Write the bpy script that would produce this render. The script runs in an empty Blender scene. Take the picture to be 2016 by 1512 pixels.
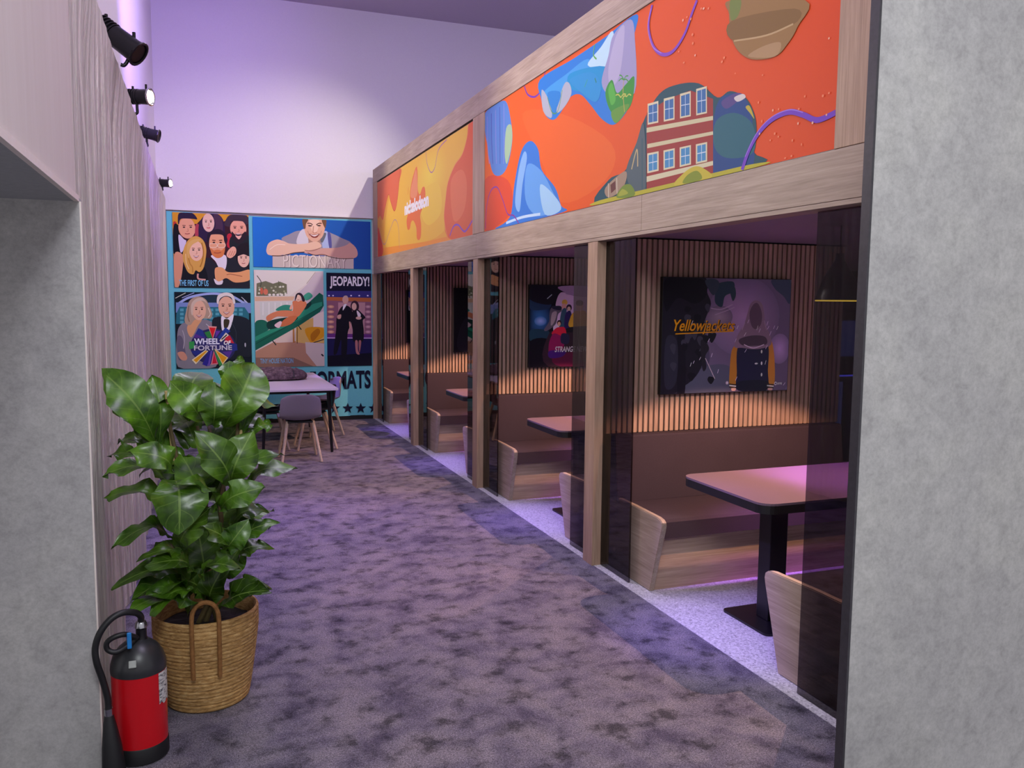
import bpy, bmesh, math, random
from mathutils import Vector, Matrix
from mathutils import noise as mnoise
S = 1.129            # everything is laid out in units of the eye height / 1.55 m and brought to metres at the end
scene = bpy.context.scene
col = scene.collection
PI = math.pi
ART={
'cast':((-0.244, 1.694, 0.626, 2.587),[
('r','#d8982a','#d8982a'),
('q','#3a1a24',[(-.233,2.435),(.028,2.459),(.079,2.514),(.332,2.498),(.397,2.527),(.626,2.565),(.624,1.694),(-.244,1.694)]),
('p','#c03a30',[(-.232,2.475),(-.201,2.469),(-.203,2.417),(-.234,2.416)]),
('p','#12121c',[(-.234,2.416),(-.178,2.418),(-.131,2.111),(-.243,2.101)]),
('e','#e2a07a','#e2a07a',[-.086,2.408,.094,.125]),
('e','#e8a882','#e8a882',[-.08,2.402,.091,.122]),
('l','#6a3a30',.009,[(-.099,2.433),(-.134,2.434)]),
('e','#2a1c20','#2a1c20',[-.117,2.413,.014,.008]),
('l','#6a3a30',.009,[(-.059,2.435),(-.023,2.438)]),
('e','#2a1c20','#2a1c20',[-.041,2.416,.014,.008]),
('l','#c07a60',.006,[(-.075,2.4),(-.072,2.368),(-.09,2.365)]),
('l','#a8504a',.01,[(-.108,2.338),(-.081,2.335),(-.054,2.342)]),
('p','#2a1e3a',[(-.183,2.463),(-.174,2.568),(-.111,2.587),(-.025,2.587),(.018,2.551),(.032,2.512),(-.021,2.516),(-.145,2.511),(-.171,2.451)]),
('p','#d8cfe0',[(-.181,2.32),(-.12,2.269),(-.096,2.244),(-.137,2.13),(-.168,2.129)]),
('p','#b04050',[(.015,2.445),(.052,2.447),(.049,2.328),(.005,2.313)]),
('p','#2e1d40',[(.059,2.473),(.105,2.548),(.163,2.587),(.264,2.587),(.32,2.537),(.346,2.439),(.327,2.311),(.161,2.252),(.06,2.262),(.044,2.367)]),
('e','#eac0aa','#eac0aa',[.16,2.478,.068,.11]),
('l','#6a3a30',.007,[(.146,2.505),(.119,2.506)]),
('e','#2a1c20','#2a1c20',[.132,2.487,.011,.006]),
('l','#6a3a30',.008,[(.176,2.507),(.203,2.51)]),
('e','#2a1c20','#2a1c20',[.189,2.49,.011,.007]),
('l','#c07a60',.006,[(.163,2.476),(.166,2.447),(.152,2.445)]),
('l','#a8504a',.009,[(.138,2.42),(.159,2.417),(.179,2.424)]),
('e','#d8807a','#d8807a',[.159,2.415,.021,.01]),
('p','#4a3048',[(.22,2.579),(.295,2.569),(.325,2.458),(.309,2.337),(.227,2.374),(.242,2.454)]),
('p','#c02a3a',[(.373,2.339),(.431,2.342),(.428,2.201),(.37,2.199)]),
('p','#20242a',[(.424,2.328),(.626,2.335),(.626,2.16),(.414,2.167)]),
('e','#eba88c','#eba88c',[.503,2.418,.095,.111]),
('l','#6a3a30',.008,[(.483,2.446),(.446,2.447)]),
('e','#2a1c20','#2a1c20',[.464,2.428,.015,.007]),
('l','#6a3a30',.008,[(.525,2.448),(.562,2.451)]),
('e','#2a1c20','#2a1c20',[.543,2.431,.015,.007]),
('l','#c07a60',.006,[(.508,2.416),(.512,2.387),(.493,2.384)]),
('p','#a04a42',[(.463,2.366),(.502,2.36),(.542,2.368),(.502,2.338)]),
('p','#f4e8e2',[(.47,2.363),(.502,2.358),(.534,2.365),(.502,2.348)]),
('p','#2a1d28',[(.425,2.382),(.463,2.349),(.502,2.351),(.541,2.352),(.587,2.388),(.592,2.307),(.512,2.237),(.436,2.288)]),
('p','#f0b8a0',[(.466,2.336),(.501,2.331),(.541,2.339),(.507,2.291)]),
('p','#40303e',[(.344,2.458),(.364,2.526),(.411,2.581),(.52,2.587),(.611,2.577),(.626,2.497),(.595,2.475),(.551,2.51),(.428,2.505),(.407,2.441)]),
('p','#24262f',[(.066,2.01),(.156,2.059),(.256,1.981),(.348,2.078),(.477,2.108),(.626,1.977),(.624,1.694),(-.205,1.694),(-.163,1.859)]),
('p','#e8e2e6',[(.182,2.086),(.348,2.091),(.344,1.93),(.28,1.921),(.231,2.014)]),
('e','#eba87c','#eba87c',[.255,2.229,.093,.154]),
('l','#6a3a30',.011,[(.236,2.268),(.199,2.27)]),
('e','#2a1c20','#2a1c20',[.217,2.243,.015,.009]),
('l','#6a3a30',.011,[(.277,2.269),(.314,2.274)]),
('e','#2a1c20','#2a1c20',[.295,2.245,.014,.009]),
('l','#c07a60',.008,[(.26,2.226),(.263,2.186),(.245,2.182)]),
('l','#a8504a',.012,[(.226,2.148),(.253,2.144),(.281,2.153)]),
('p','#dc8248',[(.175,2.173),(.215,2.147),(.254,2.159),(.304,2.15),(.344,2.185),(.322,2.09),(.257,2.055),(.195,2.093)]),
('l','#a8503a',.011,[(.214,2.121),(.253,2.116),(.297,2.126)]),
('l','#f2d8b8',.007,[(.17,2.226),(.246,2.228),(.242,2.188),(.172,2.186),(.17,2.226)]),
('l','#f2d8b8',.007,[(.265,2.229),(.342,2.231),(.337,2.191),(.267,2.189),(.265,2.229)]),
('p','#261b2c',[(.147,2.225),(.144,2.331),(.202,2.386),(.279,2.406),(.342,2.365),(.375,2.286),(.357,2.225),(.336,2.265),(.315,2.337),(.182,2.333),(.165,2.279)]),
('p','#12161e',[(-.167,1.938),(-.074,1.914),(.102,1.944),(.108,1.694),(-.224,1.694)]),
('p','#dc9c78',[(-.234,2.088),(-.138,2.084),(-.142,1.959),(-.164,1.813),(-.198,1.699),(-.239,1.699)]),
('p','#dba850',[(-.142,2.058),(-.116,2.19),(-.058,2.278),(.018,2.313),(.092,2.27),(.127,2.171),(.118,2.051),(.089,1.931),(.044,1.883),(.001,1.902),(-.026,1.855),(-.082,1.874),(-.117,1.946)]),
('e','#f2c4a2','#f2c4a2',[.013,2.135,.079,.12]),
('l','#6a3a30',.008,[(-.003,2.165),(-.035,2.167)]),
('e','#2a1c20','#2a1c20',[-.02,2.146,.013,.007]),
('l','#6a3a30',.008,[(.031,2.166),(.063,2.17)]),
('e','#2a1c20','#2a1c20',[.046,2.148,.013,.007]),
('l','#c07a60',.005,[(.017,2.132),(.02,2.102),(.004,2.099)]),
('p','#a04a42',[(-.021,2.079),(.011,2.073),(.044,2.081),(.011,2.049)]),
('p','#f4e8e2',[(-.015,2.076),(.011,2.07),(.038,2.077),(.011,2.06)]),
('p','#e0b464',[(-.094,2.112),(-.078,2.218),(-.008,2.273),(.073,2.276),(.035,2.248),(-.029,2.206),(-.062,2.139),(-.071,2.046)]),
('l','#b07a30',.014,[(.078,2.236),(.095,2.131),(.079,2.017),(.052,1.943)]),
('l','#c08a3c',.012,[(-.077,2.046),(-.06,1.98),(-.036,1.941),(-.032,1.875)]),
('l','#f0d090',.009,[(-.107,2.098),(-.103,1.993),(-.074,1.914)]),
('p','#201820',[(.458,2.114),(.486,2.196),(.551,2.245),(.626,2.227),(.626,1.956),(.591,1.949),(.5,1.987)]),
('e','#f0c4aa','#f0c4aa',[.557,2.056,.069,.105]),
('l','#6a3a30',.007,[(.543,2.083),(.515,2.084)]),
('e','#2a1c20','#2a1c20',[.529,2.066,.011,.006]),
('l','#6a3a30',.008,[(.573,2.084),(.6,2.087)]),
('e','#2a1c20','#2a1c20',[.586,2.067,.011,.006]),
('l','#c07a60',.005,[(.56,2.054),(.563,2.027),(.55,2.025)]),
('l','#a8504a',.008,[(.535,2.001),(.556,1.998),(.576,2.004)]),
('p','#201820',[(.477,2.088),(.498,2.183),(.564,2.225),(.626,2.187),(.626,2.092),(.562,2.11),(.516,2.096)]),
('p','#efb494',[(.361,2.085),(.375,2.145),(.434,2.201),(.472,2.175),(.464,2.108),(.405,2.059)]),
('l','#c0745c',.005,[(.38,2.085),(.407,2.146)]),
('l','#c0745c',.006,[(.406,2.086),(.433,2.147)]),
('l','#c0745c',.006,[(.431,2.087),(.459,2.148)]),
('p','#eaa870',[(.222,1.927),(.306,1.942),(.369,1.89),(.498,1.892),(.626,1.922),(.626,1.8),(.456,1.763),(.348,1.815),(.276,1.767),(.231,1.766)]),
('l','#b06a48',.01,[(.355,1.856),(.407,1.864),(.536,1.839)]),
('p','#e8e0e4',[(.207,1.806),(.257,1.773),(.309,1.788),(.295,1.74),(.231,1.739)]),
('l','#d8a090',.02,[(.025,1.863),(.029,1.803),(.111,1.791)]),
('t', '#7cc8e8', 'THE FIRST OF US', [-0.189, 1.713, 0.143, 1.785], 0, 0.02),
]),
'sign':((0.673, 1.962, 2.132, 2.571),[
('r','#2276d2','#1c4c9e'),  # darker right end: shade from the fascia put into the print colour
('p','#9a96a2',[(1.015,2.307),(1.119,2.378),(1.208,2.419),(1.29,2.415),(1.386,2.328),(1.56,2.417),(1.651,2.398),(1.765,2.348),(1.88,2.291),(1.802,2.204),(1.205,2.216)]),
('p','#b48a78',[(1.313,2.43),(1.538,2.439),(1.498,2.286),(1.355,2.274)]),
('p','#d8d4dc',[(1.199,2.261),(1.238,2.405),(1.305,2.438),(1.34,2.266)]),
('p','#aebfe4',[(1.53,2.401),(1.583,2.418),(1.618,2.229),(1.52,2.218)]),
('p','#5a5a98',[(1.583,2.403),(1.621,2.397),(1.634,2.23),(1.603,2.221)]),
('p','#6a7078',[(1.491,2.316),(1.53,2.401),(1.567,2.395),(1.521,2.287)]),
('p','#e4b498',[(1.298,2.557),(1.389,2.569),(1.551,2.568),(1.552,2.47),(1.525,2.37),(1.468,2.308),(1.423,2.291),(1.378,2.303),(1.32,2.363),(1.294,2.46)]),
('p','#f2cdb4',[(1.359,2.553),(1.479,2.561),(1.463,2.451),(1.432,2.405),(1.395,2.418)]),
('p','#74543e',[(1.274,2.564),(1.344,2.567),(1.318,2.513),(1.308,2.453),(1.287,2.46)]),
('p','#74543e',[(1.513,2.565),(1.57,2.567),(1.559,2.47),(1.542,2.485)]),
('l','#5a3a30',.012,[(1.332,2.518),(1.37,2.519),(1.399,2.502)]),
('l','#5a3a30',.012,[(1.444,2.503),(1.475,2.523),(1.512,2.525)]),
('e','#33262a','#33262a',[1.367,2.489,.026,.008]),
('e','#33262a','#33262a',[1.477,2.495,.025,.008]),
('l','#b87c64',.008,[(1.41,2.487),(1.402,2.411),(1.424,2.401),(1.451,2.413)]),
('p','#8a4038',[(1.353,2.388),(1.416,2.38),(1.484,2.395),(1.454,2.349),(1.42,2.34),(1.386,2.349)]),
('p','#f6ece6',[(1.364,2.383),(1.416,2.374),(1.473,2.389),(1.42,2.358)]),
('l','#c08870',.006,[(1.335,2.424),(1.349,2.387),(1.356,2.357)]),
('l','#c08870',.006,[(1.507,2.43),(1.496,2.392),(1.484,2.361)]),
('q','#cfc2b8',[(.904,2.11),(1.911,2.115),(1.909,1.962),(.901,1.962)]),
('t', '#6e5f5a', 'PICTIONARY', [1.039, 1.962, 1.832, 2.119], 0, 0.0),
('t', '#e6dcd2', 'PICTIONARY', [1.033, 1.967, 1.826, 2.123], 0, 0.0),
('p','#ecc4a8',[(.831,2.182),(.862,2.258),(.957,2.304),(1.044,2.286),(1.117,2.259),(1.28,2.26),(1.43,2.295),(1.49,2.271),(1.497,2.225),(1.391,2.18),(1.175,2.148),(.99,2.109),(.866,2.109),(.834,2.138)]),
('p','#d2a496',[(1.286,2.151),(1.354,2.183),(1.497,2.212),(1.687,2.224),(1.81,2.258),(1.872,2.291),(1.946,2.224),(1.962,2.139),(1.909,2.098),(1.762,2.094),(1.571,2.121),(1.428,2.125)]),
('l','#5a3c34',.011,[(.895,2.101),(1.027,2.106),(1.16,2.144),(1.294,2.159)]),
('l','#5a3c34',.009,[(1.331,2.148),(1.428,2.123),(1.519,2.135),(1.64,2.101),(1.762,2.089),(1.909,2.096)]),
('l','#8a5a4c',.007,[(1.294,2.18),(1.391,2.178),(1.489,2.216)]),
('l','#fae0cc',.009,[(.868,2.176),(.956,2.238),(1.058,2.242)]),
]),
'wheel':((-0.248, 0.71, 0.63, 1.64),[
('r','#0e1c26','#0e1c26'),
('p','#223848',[(-.069,1.509),(.037,1.581),(.222,1.606),(.408,1.572),(.552,1.507)]),
('l','#a4b6e6',.028,[(-.202,1.501),(-.086,1.573),(.099,1.617),(.26,1.622),(.409,1.595),(.558,1.507)]),
('l','#c8d0b8',.008,[(-.237,1.565),(-.12,1.63)]),
('l','#a8b0e0',.009,[(-.164,1.569),(-.023,1.632)]),
('l','#c8d0d8',.008,[(.522,1.586),(.628,1.481)]),
('l','#a8b0e0',.014,[(.553,1.546),(.63,1.454)]),
('q','#7c94cc',[(-.232,1.514),(.63,1.514),(.63,1.388),(-.236,1.391)]),
('q','#2a7484',[(-.192,1.462),(.557,1.46),(.607,1.381),(.604,1.254),(-.24,1.255),(-.23,1.385)]),
('q','#58a8b8',[(-.189,1.44),(-.147,1.441),(-.148,1.407),(-.189,1.407)]),
('q','#58a8b8',[(-.19,1.391),(-.149,1.391),(-.15,1.358),(-.191,1.358)]),
('q','#58a8b8',[(-.191,1.342),(-.15,1.342),(-.151,1.308),(-.192,1.308)]),
('q','#58a8b8',[(-.193,1.293),(-.152,1.293),(-.152,1.259),(-.194,1.259)]),
('q','#58a8b8',[(-.122,1.441),(-.081,1.441),(-.082,1.407),(-.123,1.407)]),
('q','#58a8b8',[(-.123,1.391),(-.082,1.392),(-.083,1.358),(-.124,1.358)]),
('q','#58a8b8',[(-.125,1.342),(-.083,1.342),(-.084,1.308),(-.126,1.308)]),
('q','#58a8b8',[(-.126,1.293),(-.085,1.293),(-.086,1.259),(-.127,1.259)]),
('q','#58a8b8',[(-.055,1.441),(-.014,1.441),(-.015,1.408),(-.056,1.407)]),
('q','#58a8b8',[(-.056,1.392),(-.015,1.392),(-.016,1.358),(-.057,1.358)]),
('q','#58a8b8',[(-.058,1.342),(-.016,1.342),(-.017,1.308),(-.059,1.308)]),
('q','#58a8b8',[(-.059,1.293),(-.018,1.293),(-.018,1.259),(-.06,1.259)]),
('q','#58a8b8',[(.012,1.442),(.054,1.442),(.053,1.408),(.011,1.408)]),
('q','#58a8b8',[(.011,1.392),(.052,1.392),(.052,1.358),(.01,1.358)]),
('q','#58a8b8',[(.009,1.342),(.051,1.343),(.05,1.309),(.009,1.309)]),
('q','#58a8b8',[(.008,1.293),(.05,1.293),(.049,1.259),(.007,1.259)]),
('q','#58a8b8',[(.08,1.442),(.121,1.442),(.121,1.408),(.079,1.408)]),
('q','#58a8b8',[(.078,1.392),(.12,1.392),(.119,1.358),(.077,1.358)]),
('q','#58a8b8',[(.077,1.343),(.119,1.343),(.118,1.309),(.076,1.309)]),
('q','#58a8b8',[(.076,1.293),(.118,1.293),(.117,1.259),(.075,1.259)]),
('q','#58a8b8',[(.147,1.442),(.189,1.442),(.189,1.408),(.146,1.408)]),
('q','#58a8b8',[(.146,1.392),(.188,1.393),(.187,1.359),(.145,1.358)]),
('q','#58a8b8',[(.145,1.343),(.187,1.343),(.186,1.309),(.144,1.309)]),
('q','#58a8b8',[(.144,1.293),(.186,1.293),(.185,1.259),(.143,1.259)]),
('q','#58a8b8',[(.215,1.443),(.258,1.443),(.257,1.409),(.215,1.408)]),
('q','#58a8b8',[(.214,1.393),(.256,1.393),(.256,1.359),(.213,1.359)]),
('q','#58a8b8',[(.213,1.343),(.255,1.343),(.254,1.309),(.212,1.309)]),
('q','#58a8b8',[(.212,1.293),(.254,1.293),(.253,1.259),(.211,1.259)]),
('q','#58a8b8',[(.284,1.443),(.326,1.443),(.326,1.409),(.283,1.409)]),
('q','#58a8b8',[(.283,1.393),(.325,1.393),(.324,1.359),(.282,1.359)]),
('q','#58a8b8',[(.281,1.343),(.324,1.343),(.323,1.309),(.281,1.309)]),
('q','#58a8b8',[(.28,1.293),(.323,1.293),(.322,1.259),(.279,1.259)]),
('q','#58a8b8',[(.353,1.443),(.395,1.444),(.394,1.409),(.352,1.409)]),
('q','#58a8b8',[(.351,1.393),(.394,1.393),(.393,1.359),(.351,1.359)]),
('q','#58a8b8',[(.35,1.343),(.393,1.343),(.392,1.309),(.349,1.309)]),
('q','#58a8b8',[(.349,1.293),(.392,1.293),(.391,1.259),(.348,1.259)]),
('q','#58a8b8',[(.422,1.444),(.465,1.444),(.464,1.41),(.421,1.409)]),
('q','#58a8b8',[(.421,1.394),(.463,1.394),(.463,1.359),(.42,1.359)]),
('q','#58a8b8',[(.419,1.343),(.462,1.343),(.462,1.309),(.419,1.309)]),
('q','#58a8b8',[(.418,1.293),(.461,1.293),(.46,1.258),(.417,1.259)]),
('q','#58a8b8',[(.491,1.444),(.534,1.444),(.533,1.41),(.49,1.41)]),
('q','#58a8b8',[(.49,1.394),(.533,1.394),(.532,1.359),(.489,1.359)]),
('q','#58a8b8',[(.489,1.343),(.532,1.343),(.531,1.309),(.488,1.309)]),
('q','#58a8b8',[(.488,1.293),(.531,1.293),(.53,1.258),(.487,1.258)]),
('p','#8a8690',[(-.232,1.087),(-.198,1.229),(-.112,1.275),(-.022,1.216),(.066,1.307),(.176,1.268),(.229,1.149),(.2,.726),(-.23,.734)]),
('p','#e2a878',[(-.05,1.32),(.054,1.314),(.003,1.222),(-.071,1.092),(-.117,1.203)]),
('p','#b8a088',[(-.141,1.307),(-.12,1.411),(-.087,1.521),(-.031,1.574),(.043,1.587),(.109,1.549),(.15,1.458),(.176,1.373),(.153,1.32),(.085,1.32),(-.02,1.307),(-.076,1.242),(-.125,1.255)]),
('e','#ecbc9c','#ecbc9c',[.026,1.421,.079,.122]),
('l','#6a3a30',.008,[(.01,1.453),(-.021,1.455)]),
('e','#2a1c20','#2a1c20',[-.006,1.433,.012,.007]),
('l','#6a3a30',.008,[(.044,1.453),(.076,1.456)]),
('e','#2a1c20','#2a1c20',[.06,1.434,.012,.008]),
('l','#c07a60',.006,[(.03,1.419),(.033,1.387),(.017,1.385)]),
('p','#a04a42',[(-.008,1.365),(.025,1.358),(.058,1.365),(.024,1.333)]),
('p','#f4e8e2',[(-.002,1.361),(.024,1.355),(.051,1.361),(.024,1.344)]),
('p','#d8c4ac',[(-.066,1.398),(-.057,1.502),(-.001,1.561),(.073,1.568),(.12,1.503),(.078,1.536),(.004,1.522),(-.034,1.463),(-.049,1.359)]),
('l','#8a7058',.01,[(-.088,1.476),(-.104,1.359),(-.087,1.281)]),
('l','#e8dcc8',.009,[(.132,1.451),(.154,1.379),(.129,1.334)]),
('p','#6a6478',[(-.232,1.087),(-.172,1.086),(-.142,.864),(-.222,.826)]),
('p','#d89a80',[(-.231,.904),(-.164,.916),(-.124,.85),(-.143,.811),(-.197,.825)]),
('l','#b4aeb8',.01,[(-.169,1.177),(-.148,1.086),(-.163,.956)]),
('l','#c8c4cc',.009,[(.102,1.255),(.15,1.202),(.16,1.117)]),
('p','#1d2530',[(.171,1.288),(.284,1.347),(.34,1.334),(.435,1.36),(.599,1.308),(.63,1.161),(.629,.873),(.518,.841),(.328,.817),(.218,.951)]),
('p','#f2f0f6',[(.281,1.347),(.346,1.321),(.426,1.374),(.374,1.188),(.292,1.149)]),
('p','#403828',[(.311,1.307),(.374,1.301),(.353,1.215),(.312,1.202)]),
('e','#ecb898','#ecb898',[.343,1.462,.094,.128]),
('l','#6a3a30',.009,[(.323,1.496),(.286,1.498)]),
('e','#2a1c20','#2a1c20',[.304,1.475,.015,.008]),
('l','#6a3a30',.009,[(.364,1.496),(.402,1.499)]),
('e','#2a1c20','#2a1c20',[.383,1.475,.015,.007]),
('l','#c07a60',.007,[(.348,1.46),(.352,1.426),(.333,1.424)]),
('p','#a04a42',[(.302,1.403),(.341,1.396),(.381,1.403),(.341,1.37)]),
('p','#f4e8e2',[(.31,1.399),(.341,1.393),(.374,1.4),(.341,1.381)]),
('p','#e8e2d8',[(.232,1.524),(.253,1.609),(.347,1.64),(.422,1.611),(.448,1.519),(.426,1.506),(.402,1.578),(.334,1.597),(.271,1.564),(.25,1.498)]),
('l','#34404c',.007,[(.401,1.268),(.449,1.148),(.432,.949)]),
('e','#b8bcc8','#b8bcc8',[.554,.994,.009,.027]),
('e','#3a3478','#2c2e62',[.178,.978,.264,.218]),
('q','#2c3c92',[(.014,1.203),(.063,1.176),(.091,1.078),(-.044,1.098)]),
('q','#5a3494',[(-.044,1.085),(-.024,1.137),(.097,1.078)]),
('q','#2f8a44',[(.081,1.15),(.143,1.169),(.169,1.08),(.116,1.084)]),
('q','#f0a8a0',[(.123,1.229),(.225,1.222),(.176,1.07)]),
('q','#e01f2c',[(.137,1.212),(.212,1.207),(.173,1.08)]),
('q','#6a3aa8',[(.211,1.169),(.267,1.169),(.203,1.077)]),
('q','#24409e',[(.234,1.09),(.325,1.212),(.383,1.165),(.265,1.063)]),
('q','#ecE8d2',[(.252,1.05),(.329,1.149),(.363,1.116),(.27,1.033)]),
('l','#2a2a2a',.014,[(.277,1.063),(.341,1.122)]),
('q','#d42a3e',[(.325,1.089),(.373,1.115),(.424,1.015),(.308,1.03)]),
('q','#37a050',[(-.097,1.037),(-.039,1.046),(-.035,.961),(-.097,.948)]),
('q','#28348c',[(-.076,.922),(.082,.946),(-.025,.862)]),
('q','#f0e8c0',[(-.073,.817),(.094,.943),(.118,.919),(-.028,.763)]),
('q','#e8a41c',[(-.054,.816),(.094,.93),(.106,.919),(-.021,.783)]),
('q','#2e2a94',[(.046,.762),(.137,.932),(.155,.919),(.101,.735)]),
('q','#6a50b8',[(.107,.741),(.149,.926),(.168,.925),(.132,.741)]),
('q','#e88a94',[(.145,.754),(.183,.925),(.229,.759)]),
('q','#cc1f3c',[(.161,.767),(.185,.905),(.217,.772)]),
('q','#3a9a48',[(.184,.945),(.282,.758),(.244,.735)]),
('q','#f0dca0',[(.187,.955),(.35,.837),(.282,.751)]),
('q','#e8a01c',[(.205,.931),(.335,.837),(.283,.771)]),
('q','#28368c',[(.333,1.016),(.455,1.008),(.46,.928),(.393,.916)]),
('q','#5a3a9a',[(.28,.911),(.4,.922),(.357,.836)]),
('t', '#3a3a78', 'WHEEL', [-0.034, 0.999, 0.259, 1.071], 0, 0.04),
('t', '#eef2ff', 'WHEEL', [-0.04, 1.005, 0.253, 1.077], 0, 0.03),
('t', '#ffffff', 'OF', [0.301, 0.997, 0.387, 1.049], 0.2, 0.03),
('t', '#3a3a60', 'FORTUNE', [-0.038, 0.927, 0.401, 0.986], 0, 0.04),
('t', '#d8d6e4', 'FORTUNE', [-0.043, 0.932, 0.396, 0.992], 0, 0.02),
]),
'sofa':((0.675, 0.711, 1.523, 1.923),[
('r','#ded4cc','#ded4cc'),
('q','#c9bcc4',[(1.432,1.909),(1.523,1.92),(1.523,1.364),(1.109,1.414),(1.161,1.6),(1.313,1.746)]),
('q','#e4dfd6',[(.696,1.919),(1.424,1.917),(1.305,1.754),(1.095,1.6),(.682,1.587)]),
('l','#a89a94',.007,[(1.424,1.909),(1.313,1.763)]),
('q','#dcb696',[(.682,1.591),(1.161,1.6),(1.144,1.549),(.681,1.537)]),
('q','#d4d6d0',[(.736,1.529),(1.144,1.541),(1.132,1.346),(.74,1.312)]),
('l','#e8e8e4',.011,[(.777,1.521),(.773,1.362)]),
('l','#e8e8e4',.012,[(.849,1.522),(.846,1.363)]),
('l','#e8e8e4',.011,[(.922,1.522),(.919,1.363)]),
('l','#e8e8e4',.012,[(.996,1.523),(.993,1.363)]),
('l','#e8e8e4',.012,[(1.069,1.524),(1.067,1.363)]),
('q','#74765c',[(.705,1.757),(.814,1.788),(.902,1.756),(.984,1.783),(1.069,1.751),(1.071,1.608),(.698,1.6)]),
('e','#a8ac8c','#a8ac8c',[.932,1.651,.013,.012]),
('e','#d8dcc8','#d8dcc8',[.988,1.63,.013,.012]),
('e','#a8ac8c','#a8ac8c',[.97,1.632,.013,.012]),
('e','#d8dcc8','#d8dcc8',[.741,1.679,.013,.012]),
('e','#a8ac8c','#a8ac8c',[1.037,1.663,.013,.012]),
('e','#d8dcc8','#d8dcc8',[1.024,1.721,.013,.012]),
('e','#a8ac8c','#a8ac8c',[.883,1.704,.013,.011]),
('e','#d8dcc8','#d8dcc8',[.907,1.669,.013,.012]),
('e','#a8ac8c','#a8ac8c',[.736,1.705,.013,.011]),
('e','#d8dcc8','#d8dcc8',[.82,1.631,.013,.012]),
('e','#a8ac8c','#a8ac8c',[.98,1.715,.013,.012]),
('e','#d8dcc8','#d8dcc8',[.99,1.718,.013,.012]),
('e','#a8ac8c','#a8ac8c',[.932,1.718,.013,.012]),
('e','#d8dcc8','#d8dcc8',[.731,1.635,.013,.012]),
('e','#a8ac8c','#a8ac8c',[.799,1.706,.013,.011]),
('e','#d8dcc8','#d8dcc8',[1.049,1.638,.013,.011]),
('e','#e8e4dc','#e8e4dc',[.859,1.618,.018,.013]),
('e','#e8e4dc','#e8e4dc',[.908,1.619,.018,.014]),
('e','#e8e4dc','#e8e4dc',[.957,1.619,.018,.013]),
('e','#e8e4dc','#e8e4dc',[1.006,1.62,.018,.014]),
('e','#e8e4dc','#e8e4dc',[1.055,1.62,.018,.013]),
('e','#d06a50','#d06a50',[.763,1.663,.018,.042]),
('e','#d87a60','#d87a60',[.811,1.655,.028,.038]),
('l','#4a5240',.009,[(.711,1.853),(.758,1.779),(.748,1.712)]),
('l','#5a6248',.007,[(.968,1.791),(.975,1.732)]),
('q','#b88a72',[(.675,.91),(.913,1.034),(1.523,1.037),(1.523,.711),(.675,.711)]),
('q','#8a6a5c',[(.675,.834),(1.132,.827),(1.382,.711),(1.381,.711),(.675,.711)]),
('q','#d8c4b8',[(.891,1.152),(1.155,1.211),(1.152,1.023),(.921,1.017)]),
('q','#d8b468',[(1.172,1.253),(1.407,1.338),(1.523,1.416),(1.523,1.011),(1.285,1.005),(1.168,1.023)]),
('q','#e8dcd0',[(1.391,1.364),(1.523,1.416),(1.523,1.21),(1.389,1.21)]),
('l','#b47a40',.022,[(1.142,1.194),(1.143,1.015)]),
('l','#6a4020',.009,[(1.188,1.211),(1.185,1.006)]),
('p','#dd9c1c',[(1.288,1.193),(1.499,1.206),(1.523,1.098),(1.386,1.021),(1.336,1.039)]),
('p','#b87414',[(1.354,1.116),(1.439,1.193),(1.472,1.141),(1.378,1.03)]),
('l','#3a2a20',.012,[(1.386,1.013),(1.522,1.055)]),
('q','#cfc0bc',[(1.285,1.022),(1.523,1.003),(1.523,.711),(1.424,.711),(1.292,.885)]),
('l','#2a2030',.019,[(1.485,.865),(1.511,.839)]),
('p','#1b6a56',[(.675,1.262),(.732,1.304),(.812,1.287),(.851,1.195),(.675,1.103)]),
('p','#2f8f78',[(.929,1.426),(1.02,1.49),(1.118,1.482),(1.109,1.414)]),
('p','#3f9a80',[(1.269,1.601),(1.337,1.653),(1.386,1.603),(1.31,1.551)]),
('q','#156450',[(.675,1.103),(.842,1.169),(1.058,1.312),(1.309,1.5),(1.471,1.65),(1.517,1.621),(1.523,1.484),(1.476,1.407),(1.222,1.236),(.675,.923)]),
('q','#2c9474',[(.675,1.095),(.991,1.253),(1.393,1.509),(1.503,1.536),(1.502,1.484),(1.223,1.304),(.85,1.127),(.675,1.036)]),
('l','#0c4034',.006,[(.675,1.002),(1.056,1.219),(1.502,1.476)]),
('l','#0e2a24',.012,[(.881,1.047),(.925,.987)]),
('l','#0e2a24',.012,[(1.205,1.228),(1.238,1.181)]),
('p','#0c3a34',[(.828,1.279),(1.009,1.329),(1.19,1.338),(1.139,1.279),(.859,1.186)]),
('p','#0c3a34',[(1.284,1.483),(1.36,1.534),(1.359,1.483),(1.291,1.432)]),
('p','#d47e58',[(1.135,1.533),(1.185,1.546),(1.277,1.546),(1.309,1.5),(1.258,1.415),(1.199,1.347),(1.116,1.346),(1.142,1.448)]),
('p','#d8845e',[(1.142,1.414),(.961,1.418),(.818,1.35),(.841,1.287),(.943,1.346),(1.108,1.346)]),
('p','#c87048',[(1.19,1.347),(1.114,1.253),(.99,1.22),(.999,1.279),(1.091,1.346)]),
('p','#e8c8d0',[(.909,1.237),(.975,1.287),(.999,1.27),(.965,1.203)]),
('p','#e8b098',[(1.11,1.482),(1.135,1.499),(1.126,1.44),(1.097,1.439)]),
('e','#e8c4b0','#e8c4b0',[1.207,1.588,.034,.052]),
('p','#2c1c2c',[(1.164,1.541),(1.178,1.622),(1.22,1.647),(1.261,1.623),(1.289,1.551),(1.26,1.538),(1.24,1.601),(1.203,1.622),(1.186,1.584)]),
('l','#b05048',.006,[(1.194,1.558),(1.219,1.559)]),
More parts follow.
